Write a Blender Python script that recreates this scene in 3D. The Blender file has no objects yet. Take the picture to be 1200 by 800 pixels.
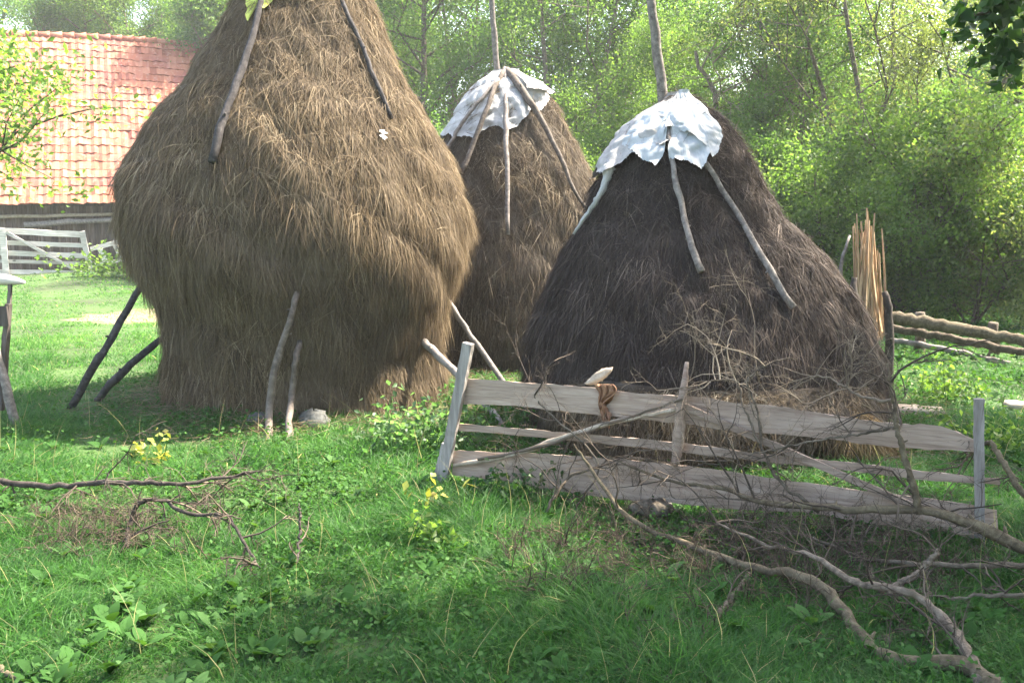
import bpy, math, numpy as np
from mathutils import Vector, Matrix
sc = bpy.context.scene
COL = sc.collection
R = math.radians
rg = np.random.default_rng(7)
# ------------------------------------------------------------------ camera, sky, sun, exposure
F, PITCH, CH = 1067.0, R(8.0), 1.65
cd = bpy.data.cameras.new('camera'); cam = bpy.data.objects.new('camera', cd); COL.objects.link(cam)
cd.sensor_width = 36; cd.lens = 36*F/1200; cd.clip_end = 3000
cam.location = (0, 0, CH); cam.rotation_euler = (math.pi/2-PITCH, 0, 0)
sc.camera = cam
SUN_AZ, SUN_EL = R(24), R(54)          # azimuth counted from +x towards +y
sdir = Vector((math.cos(SUN_AZ)*math.cos(SUN_EL), math.sin(SUN_AZ)*math.cos(SUN_EL), math.sin(SUN_EL)))
w = bpy.data.worlds.new('World'); sc.world = w; w.use_nodes = True
nt = w.node_tree; nt.nodes.clear()
sky = nt.nodes.new('ShaderNodeTexSky'); sky.sky_type = 'NISHITA'; sky.sun_disc = False
sky.sun_elevation = SUN_EL; sky.sun_rotation = math.pi/2-SUN_AZ
sky.air_density = 1.2; sky.dust_density = 3.0; sky.ozone_density = 1.0
bg = nt.nodes.new('ShaderNodeBackground'); bg.inputs[1].default_value = 0.15
wo = nt.nodes.new('ShaderNodeOutputWorld')
nt.links.new(sky.outputs[0], bg.inputs[0]); nt.links.new(bg.outputs[0], wo.inputs[0])
sl = bpy.data.lights.new('sun', 'SUN'); sl.energy = 5.0; sl.angle = R(0.5); sl.color = (1, 0.95, 0.86)
so = bpy.data.objects.new('sun', sl); COL.objects.link(so)
so.rotation_euler = sdir.to_track_quat('Z', 'Y').to_euler()
sc.view_settings.view_transform = 'Standard'; sc.view_settings.look = 'None'
sc.view_settings.exposure = 2.68; sc.view_settings.gamma = 1.0; sc.view_settings.use_curve_mapping = False
sc.view_settings.use_white_balance = True; sc.view_settings.white_balance_temperature = 6900; sc.view_settings.white_balance_tint = 10
sc.cycles.max_bounces = 7; sc.cycles.diffuse_bounces = 4; sc.cycles.transmission_bounces = 4
sc.cycles.volume_bounces = 1; sc.cycles.transparent_max_bounces = 8
HAZE = 0.0012
# ------------------------------------------------------------------ geometry of the view
cp, sp_ = math.cos(PITCH), math.sin(PITCH)
def ray(px, py):
    u, v = px-600.0, 400.0-py
    return np.array([u, F*cp+v*sp_, -F*sp_+v*cp])
CAM = np.array([0, 0, CH])
def P(px, py, d):
    r = ray(px, py); return CAM + r*(d/r[1])
def gz(x, y):
    return 0.035*np.sin(x*0.9+1.3)*np.sin(y*0.7+0.4) + 0.02*np.sin(x*2.3+y*1.7)
def G(px, py, z=0.0):
    r = ray(px, py); return CAM + r*((z-CH)/r[2])
def nz(x, y, s=0):
    "smooth pseudo noise, about -1..1"
    return (np.sin(x*1.7+y*0.9+s)+np.sin(x*-1.1+y*2.3+s*1.7)+np.sin(x*3.1+y*1.3+s*2.1)*0.6+np.sin(x*0.7-y*3.7+s*0.6)*0.6)/3.2
# ------------------------------------------------------------------ mesh builder
MINV = {}
class MB:
    def __init__(s): s.v = []; s.f = []; s.n = 0; s.r = []; s.t = []; s.tri = []
    def add(s, v, f, rnd=None, t=None):
        v = np.asarray(v, float).reshape(-1, 3); f = np.asarray(f, int)
        if f.shape[1] == 3: s.tri.append(f+s.n)
        else: s.f.append(f+s.n)
        s.v.append(v); m = len(v)
        s.r.append(np.full(m, rg.random()) if rnd is None else np.broadcast_to(rnd, (m,)))
        s.t.append(np.zeros(m) if t is None else np.broadcast_to(t, (m,)))
        s.n += m
    def build(s, name, mat, parent=None, smooth=True, loc=None):
        v = np.concatenate(s.v); q = np.concatenate(s.f) if s.f else np.zeros((0, 4), int)
        tr = np.concatenate(s.tri) if s.tri else np.zeros((0, 3), int)
        me = bpy.data.meshes.new(name)
        o = bpy.data.objects.new(name, me); COL.objects.link(o)
        if parent is not None:
            o.parent = parent; Mi = MINV[parent.name]; MINV[o.name] = Mi
        elif loc is not None:
            Mi = Matrix.Translation(Vector(loc)).inverted(); o.location = loc; MINV[o.name] = Mi
        else:
            Mi = Matrix.Identity(4); MINV[o.name] = Mi
        A = np.array(Mi); v = v @ A[:3, :3].T + A[:3, 3]
        nq, ntr = len(q), len(tr)
        me.vertices.add(len(v)); me.vertices.foreach_set('co', v.astype(np.float32).ravel())
        me.loops.add(nq*4+ntr*3)
        me.loops.foreach_set('vertex_index', np.concatenate([q.ravel(), tr.ravel()]).astype(np.int32))
        me.polygons.add(nq+ntr)
        st = np.concatenate([np.arange(nq)*4, nq*4+np.arange(ntr)*3]).astype(np.int32)
        me.polygons.foreach_set('loop_start', st)
        me.polygons.foreach_set('use_smooth', np.full(nq+ntr, smooth))
        for nm, a in (('rnd', s.r), ('t', s.t)):
            at = me.attributes.new(nm, 'FLOAT', 'POINT'); at.data.foreach_set('value', np.concatenate(a).astype(np.float32))
        me.materials.append(mat)
        me.update(calc_edges=True); me.validate()
        return o
def tag(o, label=None, cat=None, group=None, kind=None):
    if label: o['label'] = label
    if cat: o['category'] = cat
    if group: o['group'] = group
    if kind: o['kind'] = kind
    return o
def thing(name, label, cat, loc, rz=0, group=None):
    o = bpy.data.objects.new(name, None); COL.objects.link(o)
    o.location = Vector([float(a) for a in loc]); o.rotation_euler = (0, 0, rz); o.empty_display_size = 0.3
    MINV[o.name] = (Matrix.Translation(o.location) @ Matrix.Rotation(rz, 4, 'Z')).inverted()
    return tag(o, label, cat, group)
def nrm(a): return a/np.maximum(np.linalg.norm(a, axis=-1, keepdims=True), 1e-9)
def smooth_path(pts, n, jit=0.0, seed=0):
    "Catmull-Rom through the points"
    p = np.array(pts, float); m = len(p)
    if m == 2: q = np.linspace(p[0], p[1], n)
    else:
        pe = np.vstack([2*p[0]-p[1], p, 2*p[-1]-p[-2]]); q = []
        for u in np.linspace(0, m-1-1e-6, n):
            i = int(u); f = u-i; a, b, c, d = pe[i:i+4]
            q.append(0.5*((2*b)+(c-a)*f+(2*a-5*b+4*c-d)*f*f+(3*b-a-3*c+d)*f**3))
        q = np.array(q)
    if jit: q[1:-1] += rg.normal(0, jit, (n-2, 3))
    return q
def tube(mb, path, rad, sides=8, rough=0.0, cap=True, rnd=None):
    p = np.array(path, float); n = len(p); rad = np.atleast_1d(np.array(rad, float))
    if len(rad) != n: rad = np.interp(np.linspace(0, 1, n), np.linspace(0, 1, len(rad)), rad)
    t = nrm(np.gradient(p, axis=0))
    ref = np.array([0, 0, 1.0]) if abs(t[:, 2]).mean() < 0.8 else np.array([1.0, 0, 0])
    a = nrm(np.cross(t, ref)); b = np.cross(t, a)
    an = np.arange(sides)/sides*2*math.pi
    rr = rad[:, None]*(1+rough*rg.normal(0, 1, (n, sides))) if rough else np.repeat(rad[:, None], sides, 1)
    v = p[:, None]+rr[..., None]*(a[:, None]*np.cos(an)[None, :, None]+b[:, None]*np.sin(an)[None, :, None])
    v = v.reshape(-1, 3)
    i = np.arange(n-1)[:, None]*sides; j = np.arange(sides)[None]; k = (j+1) % sides
    f = np.stack([i+j, i+k, i+sides+k, i+sides+j], -1).reshape(-1, 4)
    L = np.repeat(np.concatenate([[0], np.cumsum(np.linalg.norm(np.diff(p, axis=0), axis=1))]), sides)
    r0 = rg.random() if rnd is None else rnd
    if cap:
        base = n*sides; v = np.vstack([v, p[0], p[-1]])
        tr = np.concatenate([np.stack([np.full(sides, base), np.roll(np.arange(sides), -1), np.arange(sides)], -1),
                             np.stack([np.full(sides, base+1), (n-1)*sides+np.arange(sides), (n-1)*sides+np.roll(np.arange(sides), -1)], -1)])
        L = np.concatenate([L, [0, L[-1]]])
        m0 = mb.n; mb.add(v, f, r0, L); mb.tri.append(tr+m0)
    else: mb.add(v, f, r0, L)
def strips(mb, base, d, side, length, width, bend, nseg=2, taper=1.0, rnd=None):
    "N ribbon blades: base (N,3), unit direction, unit side, bend vector added with t^2"
    N = len(base); t = np.linspace(0, 1, nseg+1)[None, :, None]
    c = base[:, None]+d[:, None]*length[:, None, None]*t+bend[:, None]*(t**2)*length[:, None, None]
    wd = width[:, None, None]*(1-taper*0.92*t**1.5)*0.5
    v = np.stack([c-side[:, None]*wd, c+side[:, None]*wd], 2).reshape(-1, 3)
    k = np.arange(N)[:, None]*(nseg+1)*2+np.arange(nseg)[None]*2
    f = np.stack([k, k+1, k+3, k+2], -1).reshape(-1, 4)
    rr = rg.random(N) if rnd is None else rnd
    mb.add(v, f, np.repeat(rr, (nseg+1)*2), np.tile(np.repeat(np.linspace(0, 1, nseg+1), 2), N))
def rdir(n): return nrm(rg.normal(0, 1, (n, 3)))
def leaves(mb, c, L, W, up=0.4, rnd=None, droop=0.0):
    "two-triangle folded leaves"
    N = len(c); n = nrm(rdir(N)+np.array([0, 0, up])); a = rdir(N); a[:, 2] -= droop; a = nrm(a-n*(a*n).sum(1, keepdims=True)); b = np.cross(n, a)
    L = np.broadcast_to(L, (N,))*rg.uniform(.65, 1.25, N); W = np.broadcast_to(W, (N,))*rg.uniform(.7, 1.2, N)
    fold = n*(W*0.18)[:, None]
    v = np.stack([c-a*L[:, None]*.5, c+b*W[:, None]*.5+fold-a*L[:, None]*.06, c+a*L[:, None]*.5, c-b*W[:, None]*.5+fold-a*L[:, None]*.06], 1).reshape(-1, 3)
    k = np.arange(N)*4
    tr = np.concatenate([np.stack([k, k+1, k+2], -1), np.stack([k, k+2, k+3], -1)])
    rr = rg.random(N) if rnd is None else rnd
    mb.add(v, tr, np.repeat(rr, 4), np.tile([0, .5, 1, .5], N))
def box(mb, c, s, rot=None):
    x, y, z = np.array(s)/2
    v = np.array([[i*x, j*y, k*z] for i in (-1, 1) for j in (-1, 1) for k in (-1, 1)])
    if rot is not None: v = v @ np.array(rot).T
    mb.add(v+np.array(c), [[0, 1, 3, 2], [4, 6, 7, 5], [0, 4, 5, 1], [2, 3, 7, 6], [0, 2, 6, 4], [1, 5, 7, 3]])
def beam(mb, a, b, w_, h_, up=(0, 0, 1), n=2, jit=0):
    "rectangular bar from a to b"
    a = np.array(a, float); b = np.array(b, float); t = nrm(b-a); s = nrm(np.cross(t, np.array(up, float))); u = np.cross(s, t)
    ps = np.linspace(a, b, n)
    v = []
    for p in ps:
        j = rg.normal(0, jit, (4, 3)) if jit else 0
        v.append(np.array([p+s*w_/2+u*h_/2, p-s*w_/2+u*h_/2, p-s*w_/2-u*h_/2, p+s*w_/2-u*h_/2])+j)
    v = np.concatenate(v); f = []
    for i in range(n-1):
        for k in range(4): f.append([i*4+k, i*4+(k+1) % 4, i*4+4+(k+1) % 4, i*4+4+k])
    f += [[3, 2, 1, 0], [(n-1)*4, (n-1)*4+1, (n-1)*4+2, (n-1)*4+3]]
    mb.add(v, f, None, np.repeat(np.linspace(0, float(np.linalg.norm(b-a)), n), 4))
def blob(mb, c, s, seed=0, n=10, rough=.18):
    "rough stone"
    th = np.linspace(0, 2*math.pi, n*2, endpoint=False); ph = np.linspace(0.05, math.pi-0.05, n)
    T, Q = np.meshgrid(th, ph); r = 1+rough*nz(T*1.3+seed, Q*2, seed)+0.05*rg.normal(0, 1, T.shape)
    v = np.stack([r*np.sin(Q)*np.cos(T)*s[0], r*np.sin(Q)*np.sin(T)*s[1], r*np.cos(Q)*s[2]], -1).reshape(-1, 3)+np.array(c)
    m = n*2; f = [[i*m+j, i*m+(j+1) % m, (i+1)*m+(j+1) % m, (i+1)*m+j] for i in range(n-1) for j in range(m)]
    f.append  # noqa
    mb.add(v, f)
# ------------------------------------------------------------------ materials
def newmat(name):
    m = bpy.data.materials.new(name); m.use_nodes = True; t = m.node_tree; t.nodes.clear()
    return m, t, t.nodes.new('ShaderNodeOutputMaterial')
def ramp(t, src, stops):
    r = t.nodes.new('ShaderNodeValToRGB'); e = r.color_ramp.elements
    while len(e) < len(stops): e.new(0.5)
    for k, (p, c) in enumerate(stops): e[k].position = p; e[k].color = (*c, 1)
    t.links.new(src, r.inputs[0]); return r.outputs[0]
def noise(t, scale, detail=4, vec=None, rough=.6, dist=0):
    n = t.nodes.new('ShaderNodeTexNoise'); n.inputs['Scale'].default_value = scale; n.inputs['Detail'].default_value = detail
    n.inputs['Roughness'].default_value = rough; n.inputs['Distortion'].default_value = dist
    if vec is None:
        tc = t.nodes.new('ShaderNodeTexCoord'); vec = tc.outputs['Object']
    t.links.new(vec, n.inputs['Vector']); return n.outputs[0]
def mapping(t, scale, rot=(0, 0, 0), loc=(0, 0, 0)):
    tc = t.nodes.new('ShaderNodeTexCoord'); m = t.nodes.new('ShaderNodeMapping')
    m.inputs['Scale'].default_value = scale; m.inputs['Rotation'].default_value = rot; m.inputs['Location'].default_value = loc
    t.links.new(tc.outputs['Object'], m.inputs[0]); return m.outputs[0]
def mix(t, a, b, fac, mode='MIX'):
    m = t.nodes.new('ShaderNodeMix'); m.data_type = 'RGBA'; m.blend_type = mode
    for s, i in ((fac, 0), (a, 6), (b, 7)):
        if hasattr(s, 'links'): t.links.new(s, m.inputs[i])
        elif isinstance(s, (int, float)): m.inputs[i].default_value = s
        else: m.inputs[i].default_value = (*s, 1)
    return m.outputs[2]
def attr(t, n):
    a = t.nodes.new('ShaderNodeAttribute'); a.attribute_name = n; return a.outputs['Fac']
def math_(t, op, a, b):
    m = t.nodes.new('ShaderNodeMath'); m.operation = op
    for k, s in enumerate((a, b)):
        if hasattr(s, 'links'): t.links.new(s, m.inputs[k])
        else: m.inputs[k].default_value = s
    return m.outputs[0]
def bsdf(t, out, colr, rough=.8, bump=None, bstr=.4, bdist=.01, transl=0, tcol=None, spec=.3):
    p = t.nodes.new('ShaderNodeBsdfPrincipled'); p.inputs['Roughness'].default_value = rough
    p.inputs['Specular IOR Level'].default_value = spec
    if hasattr(colr, 'links'): t.links.new(colr, p.inputs['Base Color'])
    else: p.inputs['Base Color'].default_value = (*colr, 1)
    if bump is not None:
        b = t.nodes.new('ShaderNodeBump'); b.inputs['Strength'].default_value = bstr; b.inputs['Distance'].default_value = bdist
        t.links.new(bump, b.inputs['Height']); t.links.new(b.outputs[0], p.inputs['Normal'])
    sh = p.outputs[0]
    if transl:
        tr = t.nodes.new('ShaderNodeBsdfTranslucent')
        s = tcol if tcol is not None else colr
        if hasattr(s, 'links'): t.links.new(s, tr.inputs[0])
        else: tr.inputs[0].default_value = (*s, 1)
        mx = t.nodes.new('ShaderNodeMixShader'); mx.inputs[0].default_value = transl
        t.links.new(sh, mx.inputs[1]); t.links.new(tr.outputs[0], mx.inputs[2]); sh = mx.outputs[0]
    t.links.new(sh, out.inputs[0])
def mat_strand(name, stops, big, bigamt=.5, transl=.25, scale=1.2, rough=.75, tboost=1.0, spec=.15, bleach=None):
    m, t, o = newmat(name)
    c = ramp(t, attr(t, 'rnd'), stops)
    n = noise(t, scale, 3)
    f = ramp(t, n, [(.38, (0, 0, 0)), (.66, (1, 1, 1))])
    c2 = mix(t, c, big, math_(t, 'MULTIPLY', f, bigamt))
    if bleach: c2 = mix(t, c2, bleach, math_(t, 'MULTIPLY', ramp(t, noise(t, 2.6, 4, None, .7), [(.5, (0, 0, 0)), (.68, (1, 1, 1))]), .45))
    tc = mix(t, c2, (tboost, tboost, tboost), 1.0, 'MULTIPLY') if tboost != 1 else c2
    bsdf(t, o, c2, rough, transl=transl, tcol=tc, spec=spec); return m
def mat_leaf(name, stops, transl=.5, tint=(1.45, 1.65, .75), scale=.5, big=None, gl=(.45, .3)):
    m, t, o = newmat(name)
    c = ramp(t, attr(t, 'rnd'), stops)
    if big: c = mix(t, c, big, math_(t, 'MULTIPLY', ramp(t, noise(t, scale, 2), [(.4, (0, 0, 0)), (.62, (1, 1, 1))]), .6))
    tc = mix(t, c, tint, 1.0, 'MULTIPLY')
    bsdf(t, o, c, gl[0], transl=transl, tcol=tc, spec=gl[1]); return m
def mat_wood(name, c1, c2, c3, stretch=(1.2, 14, 14), scale=2.5, bdist=.006, rough=.85, spots=None):
    m, t, o = newmat(name); v = mapping(t, stretch)
    n1 = noise(t, scale, 6, v, .65, .4); n2 = noise(t, 1.7, 3)
    c = ramp(t, n1, [(.3, c1), (.5, c2), (.72, c3)])
    gr = noise(t, scale*2.2, 5, mapping(t, tuple(q*(1.9 if q > 5 else .6) for q in stretch)), .7, .2)
    c = mix(t, c, tuple(a*.4 for a in c1), math_(t, 'MULTIPLY', ramp(t, gr, [(.30, (1, 1, 1)), (.42, (0, 0, 0))]), .75))
    c = mix(t, c, tuple(a*.55 for a in c1), math_(t, 'MULTIPLY', ramp(t, n2, [(.5, (0, 0, 0)), (.75, (1, 1, 1))]), .5))
    if spots:
        s = ramp(t, noise(t, 5.5, 5), [(.60, (0, 0, 0)), (.72, (1, 1, 1))]); c = mix(t, c, spots, math_(t, 'MULTIPLY', s, .55))
    vo = t.nodes.new('ShaderNodeTexVoronoi'); vo.inputs['Scale'].default_value = 3.1
    tcv = mapping(t, tuple(.55+.45*(q > 5) for q in stretch)); t.links.new(tcv, vo.inputs['Vector'])
    c = mix(t, c, tuple(a*.35 for a in c1), ramp(t, vo.outputs['Distance'], [(.05, (.9, .9, .9)), (.10, (0, 0, 0))]))
    rv = math_(t, 'ADD', math_(t, 'MULTIPLY', attr(t, 'rnd'), .45), .78)
    cv = t.nodes.new('ShaderNodeCombineColor')
    for k in range(3): t.links.new(rv, cv.inputs[k])
    c = mix(t, c, cv.outputs[0], 1.0, 'MULTIPLY')
    bsdf(t, o, c, rough, n1, .7, bdist, spec=.2); return m
def mat_bark(name, c1, c2, c3, scale=22, bdist=.012):
    m, t, o = newmat(name); n1 = noise(t, scale, 6, None, .7); n2 = noise(t, 3.5, 3)
    c = ramp(t, n1, [(.3, c1), (.52, c2), (.72, c3)])
    c = mix(t, c, c3, math_(t, 'MULTIPLY', ramp(t, n2, [(.5, (0, 0, 0)), (.7, (1, 1, 1))]), .5))
    bsdf(t, o, c, .9, n1, .9, bdist, spec=.15); return m
M = {}
M['hay_gold'] = mat_strand('hay_gold', [(0, (.042, .030, .018)), (.35, (.125, .088, .050)), (.75, (.235, .172, .102)), (1, (.43, .345, .225))], (.14, .108, .076), .55, .38, 1.1, bleach=(.25, .195, .135))
M['hay_mid'] = mat_strand('hay_mid', [(0, (.045, .031, .020)), (.4, (.11, .08, .05)), (.8, (.20, .15, .092)), (1, (.40, .33, .23))], (.085, .068, .055), .7, .38, 1.3, bleach=(.22, .18, .135))
M['hay_dark'] = mat_strand('hay_dark', [(0, (.028, .020, .016)), (.5, (.062, .046, .037)), (.85, (.11, .084, .067)), (1, (.26, .205, .165))], (.04, .031, .027), .7, .25, 1.3, bleach=(.10, .08, .066))
M['hay_sun_tint'] = mat_strand('hay_sun_tint', [(0, (.12, .075, .035)), (.5, (.26, .175, .08)), (1, (.46, .34, .18))], (.14, .10, .06), .5, .3, 1.3)
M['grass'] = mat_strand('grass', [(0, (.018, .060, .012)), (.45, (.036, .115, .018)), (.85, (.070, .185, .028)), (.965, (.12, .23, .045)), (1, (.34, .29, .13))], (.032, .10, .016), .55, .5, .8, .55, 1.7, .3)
M['leaf_mid'] = mat_leaf('leaf_mid', [(0, (.050, .095, .022)), (.6, (.095, .165, .042)), (1, (.16, .225, .075))], .6, big=(.070, .13, .045))
M['leaf_light'] = mat_leaf('leaf_light', [(0, (.070, .125, .026)), (.6, (.125, .195, .045)), (1, (.19, .26, .085))], .6, big=(.095, .155, .045))
M['leaf_willow'] = mat_leaf('leaf_willow', [(0, (.08, .12, .045)), (.6, (.135, .185, .070)), (1, (.21, .25, .115))], .55, (1.8, 1.7, .7), big=(.085, .115, .05))
M['leaf_blue'] = mat_leaf('leaf_blue', [(0, (.052, .105, .045)), (.6, (.095, .165, .072)), (1, (.17, .24, .13))], .58, (1.45, 1.75, .75), big=(.065, .12, .065))
M['leaf_dark'] = mat_leaf('leaf_dark', [(0, (.018, .045, .012)), (.6, (.032, .072, .018)), (1, (.055, .10, .03))], .4)
M['leaf_weed'] = mat_leaf('leaf_weed', [(0, (.028, .075, .018)), (.6, (.045, .115, .026)), (1, (.07, .14, .045))], .35, (1.3, 1.3, .5), gl=(.75, .08))
M['leaf_yellow'] = mat_leaf('leaf_yellow', [(0, (.22, .26, .05)), (.6, (.34, .36, .08)), (1, (.42, .36, .14))], .4, (1.1, 1.0, .5))
M['dry'] = mat_strand('dry_brush', [(0, (.035, .026, .018)), (.6, (.085, .062, .044)), (1, (.19, .145, .10))], (.05, .038, .03), .5, .1, 2)
M['twig'] = mat_strand('twig_bark', [(0, (.035, .026, .019)), (.6, (.080, .060, .045)), (1, (.17, .13, .095))], (.065, .052, .04), .5, 0, 3)
M['dead_twig'] = mat_strand('pale_twig', [(0, (.09, .07, .05)), (.6, (.18, .14, .10)), (1, (.32, .26, .19))], (.12, .095, .07), .5, 0, 3)
M['bark'] = mat_bark('bark', (.035, .028, .02), (.095, .075, .055), (.19, .16, .12))
M['bark_moss'] = mat_bark('mossy_bark', (.04, .030, .019), (.10, .078, .050), (.18, .15, .095), 30, .008)
M['bark_black'] = mat_bark('dark_bark', (.018, .014, .012), (.045, .036, .03), (.09, .075, .062), 30, .006)
M['bark_pale'] = mat_bark('pale_bark', (.06, .045, .034), (.14, .11, .082), (.27, .22, .165), 34, .01)
M['pole_dark'] = mat_bark('weathered_pole_dark', (.020, .018, .018), (.048, .043, .042), (.10, .09, .085), 26, .006)
M['pole_brown'] = mat_bark('weathered_pole_brown', (.045, .036, .03), (.10, .082, .068), (.19, .16, .135), 26, .006)
M['pole_grey'] = mat_bark('weathered_pole_grey', (.07, .06, .055), (.16, .14, .125), (.28, .25, .225), 26, .006)
M['pole_pale'] = mat_bark('pale_pole', (.11, .095, .085), (.21, .185, .165), (.33, .29, .26), 20, .004)
M['plank'] = mat_wood('weathered_plank', (.20, .140, .105), (.33, .245, .190), (.44, .345, .275), spots=(.23, .13, .11))
M['plank_side'] = mat_wood('grey_post_wood', (.16, .14, .125), (.28, .25, .225), (.40, .36, .33), (14, 14, 1.2))
M['plank_dark'] = mat_wood('old_dark_board', (.04, .033, .03), (.085, .070, .062), (.15, .13, .115), (14, 14, 1.0))
M['white_wood'] = mat_wood('white_board', (.34, .30, .26), (.50, .46, .41), (.64, .60, .55))
M['lath'] = mat_wood('lath_wood', (.24, .15, .08), (.40, .27, .16), (.56, .41, .26), (14, 14, 1.0))
def mat_plank_wall():
    m, t, o = newmat('barn_boards'); v = mapping(t, (9, 9, .8)); n1 = noise(t, 2, 6, v, .65)
    c = ramp(t, n1, [(.3, (.045, .030, .024)), (.5, (.10, .070, .055)), (.7, (.19, .15, .13))])
    rv = math_(t, 'ADD', math_(t, 'MULTIPLY', attr(t, 'rnd'), .9), .6)
    cv = t.nodes.new('ShaderNodeCombineColor')
    for k in range(3): t.links.new(rv, cv.inputs[k])
    bsdf(t, o, mix(t, c, cv.outputs[0], 1., 'MULTIPLY'), .9, n1, .6, .01); return m
M['barn_wall'] = mat_plank_wall()
def mat_tile():
    m, t, o = newmat('clay_tile')
    c = ramp(t, attr(t, 'rnd'), [(0, (.20, .058, .030)), (.5, (.30, .10, .056)), (1, (.40, .165, .098))])
    n = noise(t, 1.1, 5); c = mix(t, c, (.20, .055, .045), math_(t, 'MULTIPLY', ramp(t, n, [(.48, (0, 0, 0)), (.62, (1, 1, 1))]), .7))
    n = noise(t, 9, 5); c = mix(t, c, (.50, .34, .25), math_(t, 'MULTIPLY', ramp(t, n, [(.55, (0, 0, 0)), (.75, (1, 1, 1))]), .5))
    bsdf(t, o, c, .85, n, .4, .01); return m
M['tile'] = mat_tile()
def mat_tarp(name, c1, c2, stain, transl=.3, thread=0):
    m, t, o = newmat(name); n = noise(t, 9, 6, None, .6, 1.0)
    c = ramp(t, n, [(.3, c1), (.65, c2)])
    s = ramp(t, noise(t, 4, 5), [(.58, (0, 0, 0)), (.75, (1, 1, 1))]); c = mix(t, c, stain, math_(t, 'MULTIPLY', s, .22))
    bsdf(t, o, c, .6, n, .8, .012, transl=transl, spec=.25); return m
M['tarp'] = mat_tarp('white_sheet', (.38, .375, .365), (.53, .525, .51), (.26, .215, .175))
M['tarp_dirty'] = mat_tarp('woven_sheet', (.32, .30, .285), (.46, .44, .42), (.24, .19, .15))
M['tarp_blue'] = mat_tarp('bluish_sheet', (.39, .41, .425), (.50, .525, .54), (.28, .25, .23), .3)
M['tarp_lime'] = mat_tarp('lime_sheet', (.45, .50, .08), (.62, .66, .16), (.30, .32, .08), .35)
M['stone'] = mat_bark('stone', (.04, .04, .037), (.085, .085, .078), (.15, .15, .14), 12, .01)
M['rag'] = mat_bark('rust_cloth', (.13, .06, .04), (.24, .12, .07), (.36, .23, .13), 22, .006)
M['bone'] = mat_bark('pale_wood_chunk', (.22, .17, .12), (.36, .29, .22), (.50, .43, .35), 16, .006)
def mat_ground():
    m, t, o = newmat('ground_soil'); n = noise(t, 6, 6); n2 = noise(t, .45, 4)
    c = ramp(t, n, [(.3, (.018, .022, .010)), (.55, (.035, .05, .018)), (.75, (.07, .07, .035))])
    g = mix(t, c, (.05, .10, .022), math_(t, 'MULTIPLY', ramp(t, n2, [(.35, (0, 0, 0)), (.6, (1, 1, 1))]), .7))
    # worn earth patch on the lawn
    tc = t.nodes.new('ShaderNodeTexCoord'); s = t.nodes.new('ShaderNodeVectorMath'); s.operation = 'SUBTRACT'
    t.links.new(tc.outputs['Object'], s.inputs[0]); b = G(165, 368); s.inputs[1].default_value = (b[0], b[1], 0)
    s2 = t.nodes.new('ShaderNodeVectorMath'); s2.operation = 'MULTIPLY'; s2.inputs[1].default_value = (.55, .5, 0); t.links.new(s.outputs[0], s2.inputs[0])
    ln = t.nodes.new('ShaderNodeVectorMath'); ln.operation = 'LENGTH'; t.links.new(s2.outputs[0], ln.inputs[0])
    d = math_(t, 'ADD', ln.outputs['Value'], math_(t, 'MULTIPLY', noise(t, 2.5, 4), .8))
    g = mix(t, (.16, .13, .075), g, ramp(t, d, [(.9, (0, 0, 0)), (1.25, (1, 1, 1))]))
    bsdf(t, o, g, .95, n, .8, .03); return m
M['ground'] = mat_ground()
def mat_hill():
    m, t, o = newmat('wooded_hill'); n = noise(t, .35, 8, None, .75)
    c = ramp(t, n, [(.35, (.012, .022, .010)), (.5, (.035, .06, .02)), (.68, (.08, .11, .04))])
    bsdf(t, o, c, 1, n, 1, 2.0, spec=0); return m
M['hill'] = mat_hill()
# ------------------------------------------------------------------ ground and hill
def ground():
    xs = np.concatenate([[-900, -400, -150, -70], np.linspace(-40, 40, 161), [70, 150, 400, 900]])
    ys = np.concatenate([[-300, -100, -40], np.linspace(-12, 50, 125), [70, 110, 200, 500, 1400]])
    X, Y = np.meshgrid(xs, ys); Z = gz(X, Y)
    v = np.stack([X, Y, Z], -1).reshape(-1, 3); nx = len(xs)
    i = np.arange(len(ys)-1)[:, None]*nx; j = np.arange(nx-1)[None]
    f = np.stack([i+j, i+j+1, i+nx+j+1, i+nx+j], -1).reshape(-1, 4)
    mb = MB(); mb.add(v, f); tag(mb.build('ground', M['ground']), kind='structure')
ground()
def hill():
    xs = np.linspace(-140, 160, 120); ys = np.linspace(75, 180, 60)
    X, Y = np.meshgrid(xs, ys)
    u = np.clip((Y-75)/60, 0, 1); Z = -.8+np.sin(u*math.pi/2)**1.2*(12+4*np.sin(X*.030+1.0)+1.5*np.sin(X*.08))+u*1.6*nz(X*.2, Y*.2)+u*.8*nz(X*.7, Y*.7)
    v = np.stack([X, Y, Z], -1).reshape(-1, 3); nx = len(xs)
    i = np.arange(len(ys)-1)[:, None]*nx; j = np.arange(nx-1)[None]
    f = np.stack([i+j, i+j+1, i+nx+j+1, i+nx+j], -1).reshape(-1, 4)
    mb = MB(); mb.add(v, f); tag(mb.build('hill', M['hill']), kind='structure')
hill()
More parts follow.
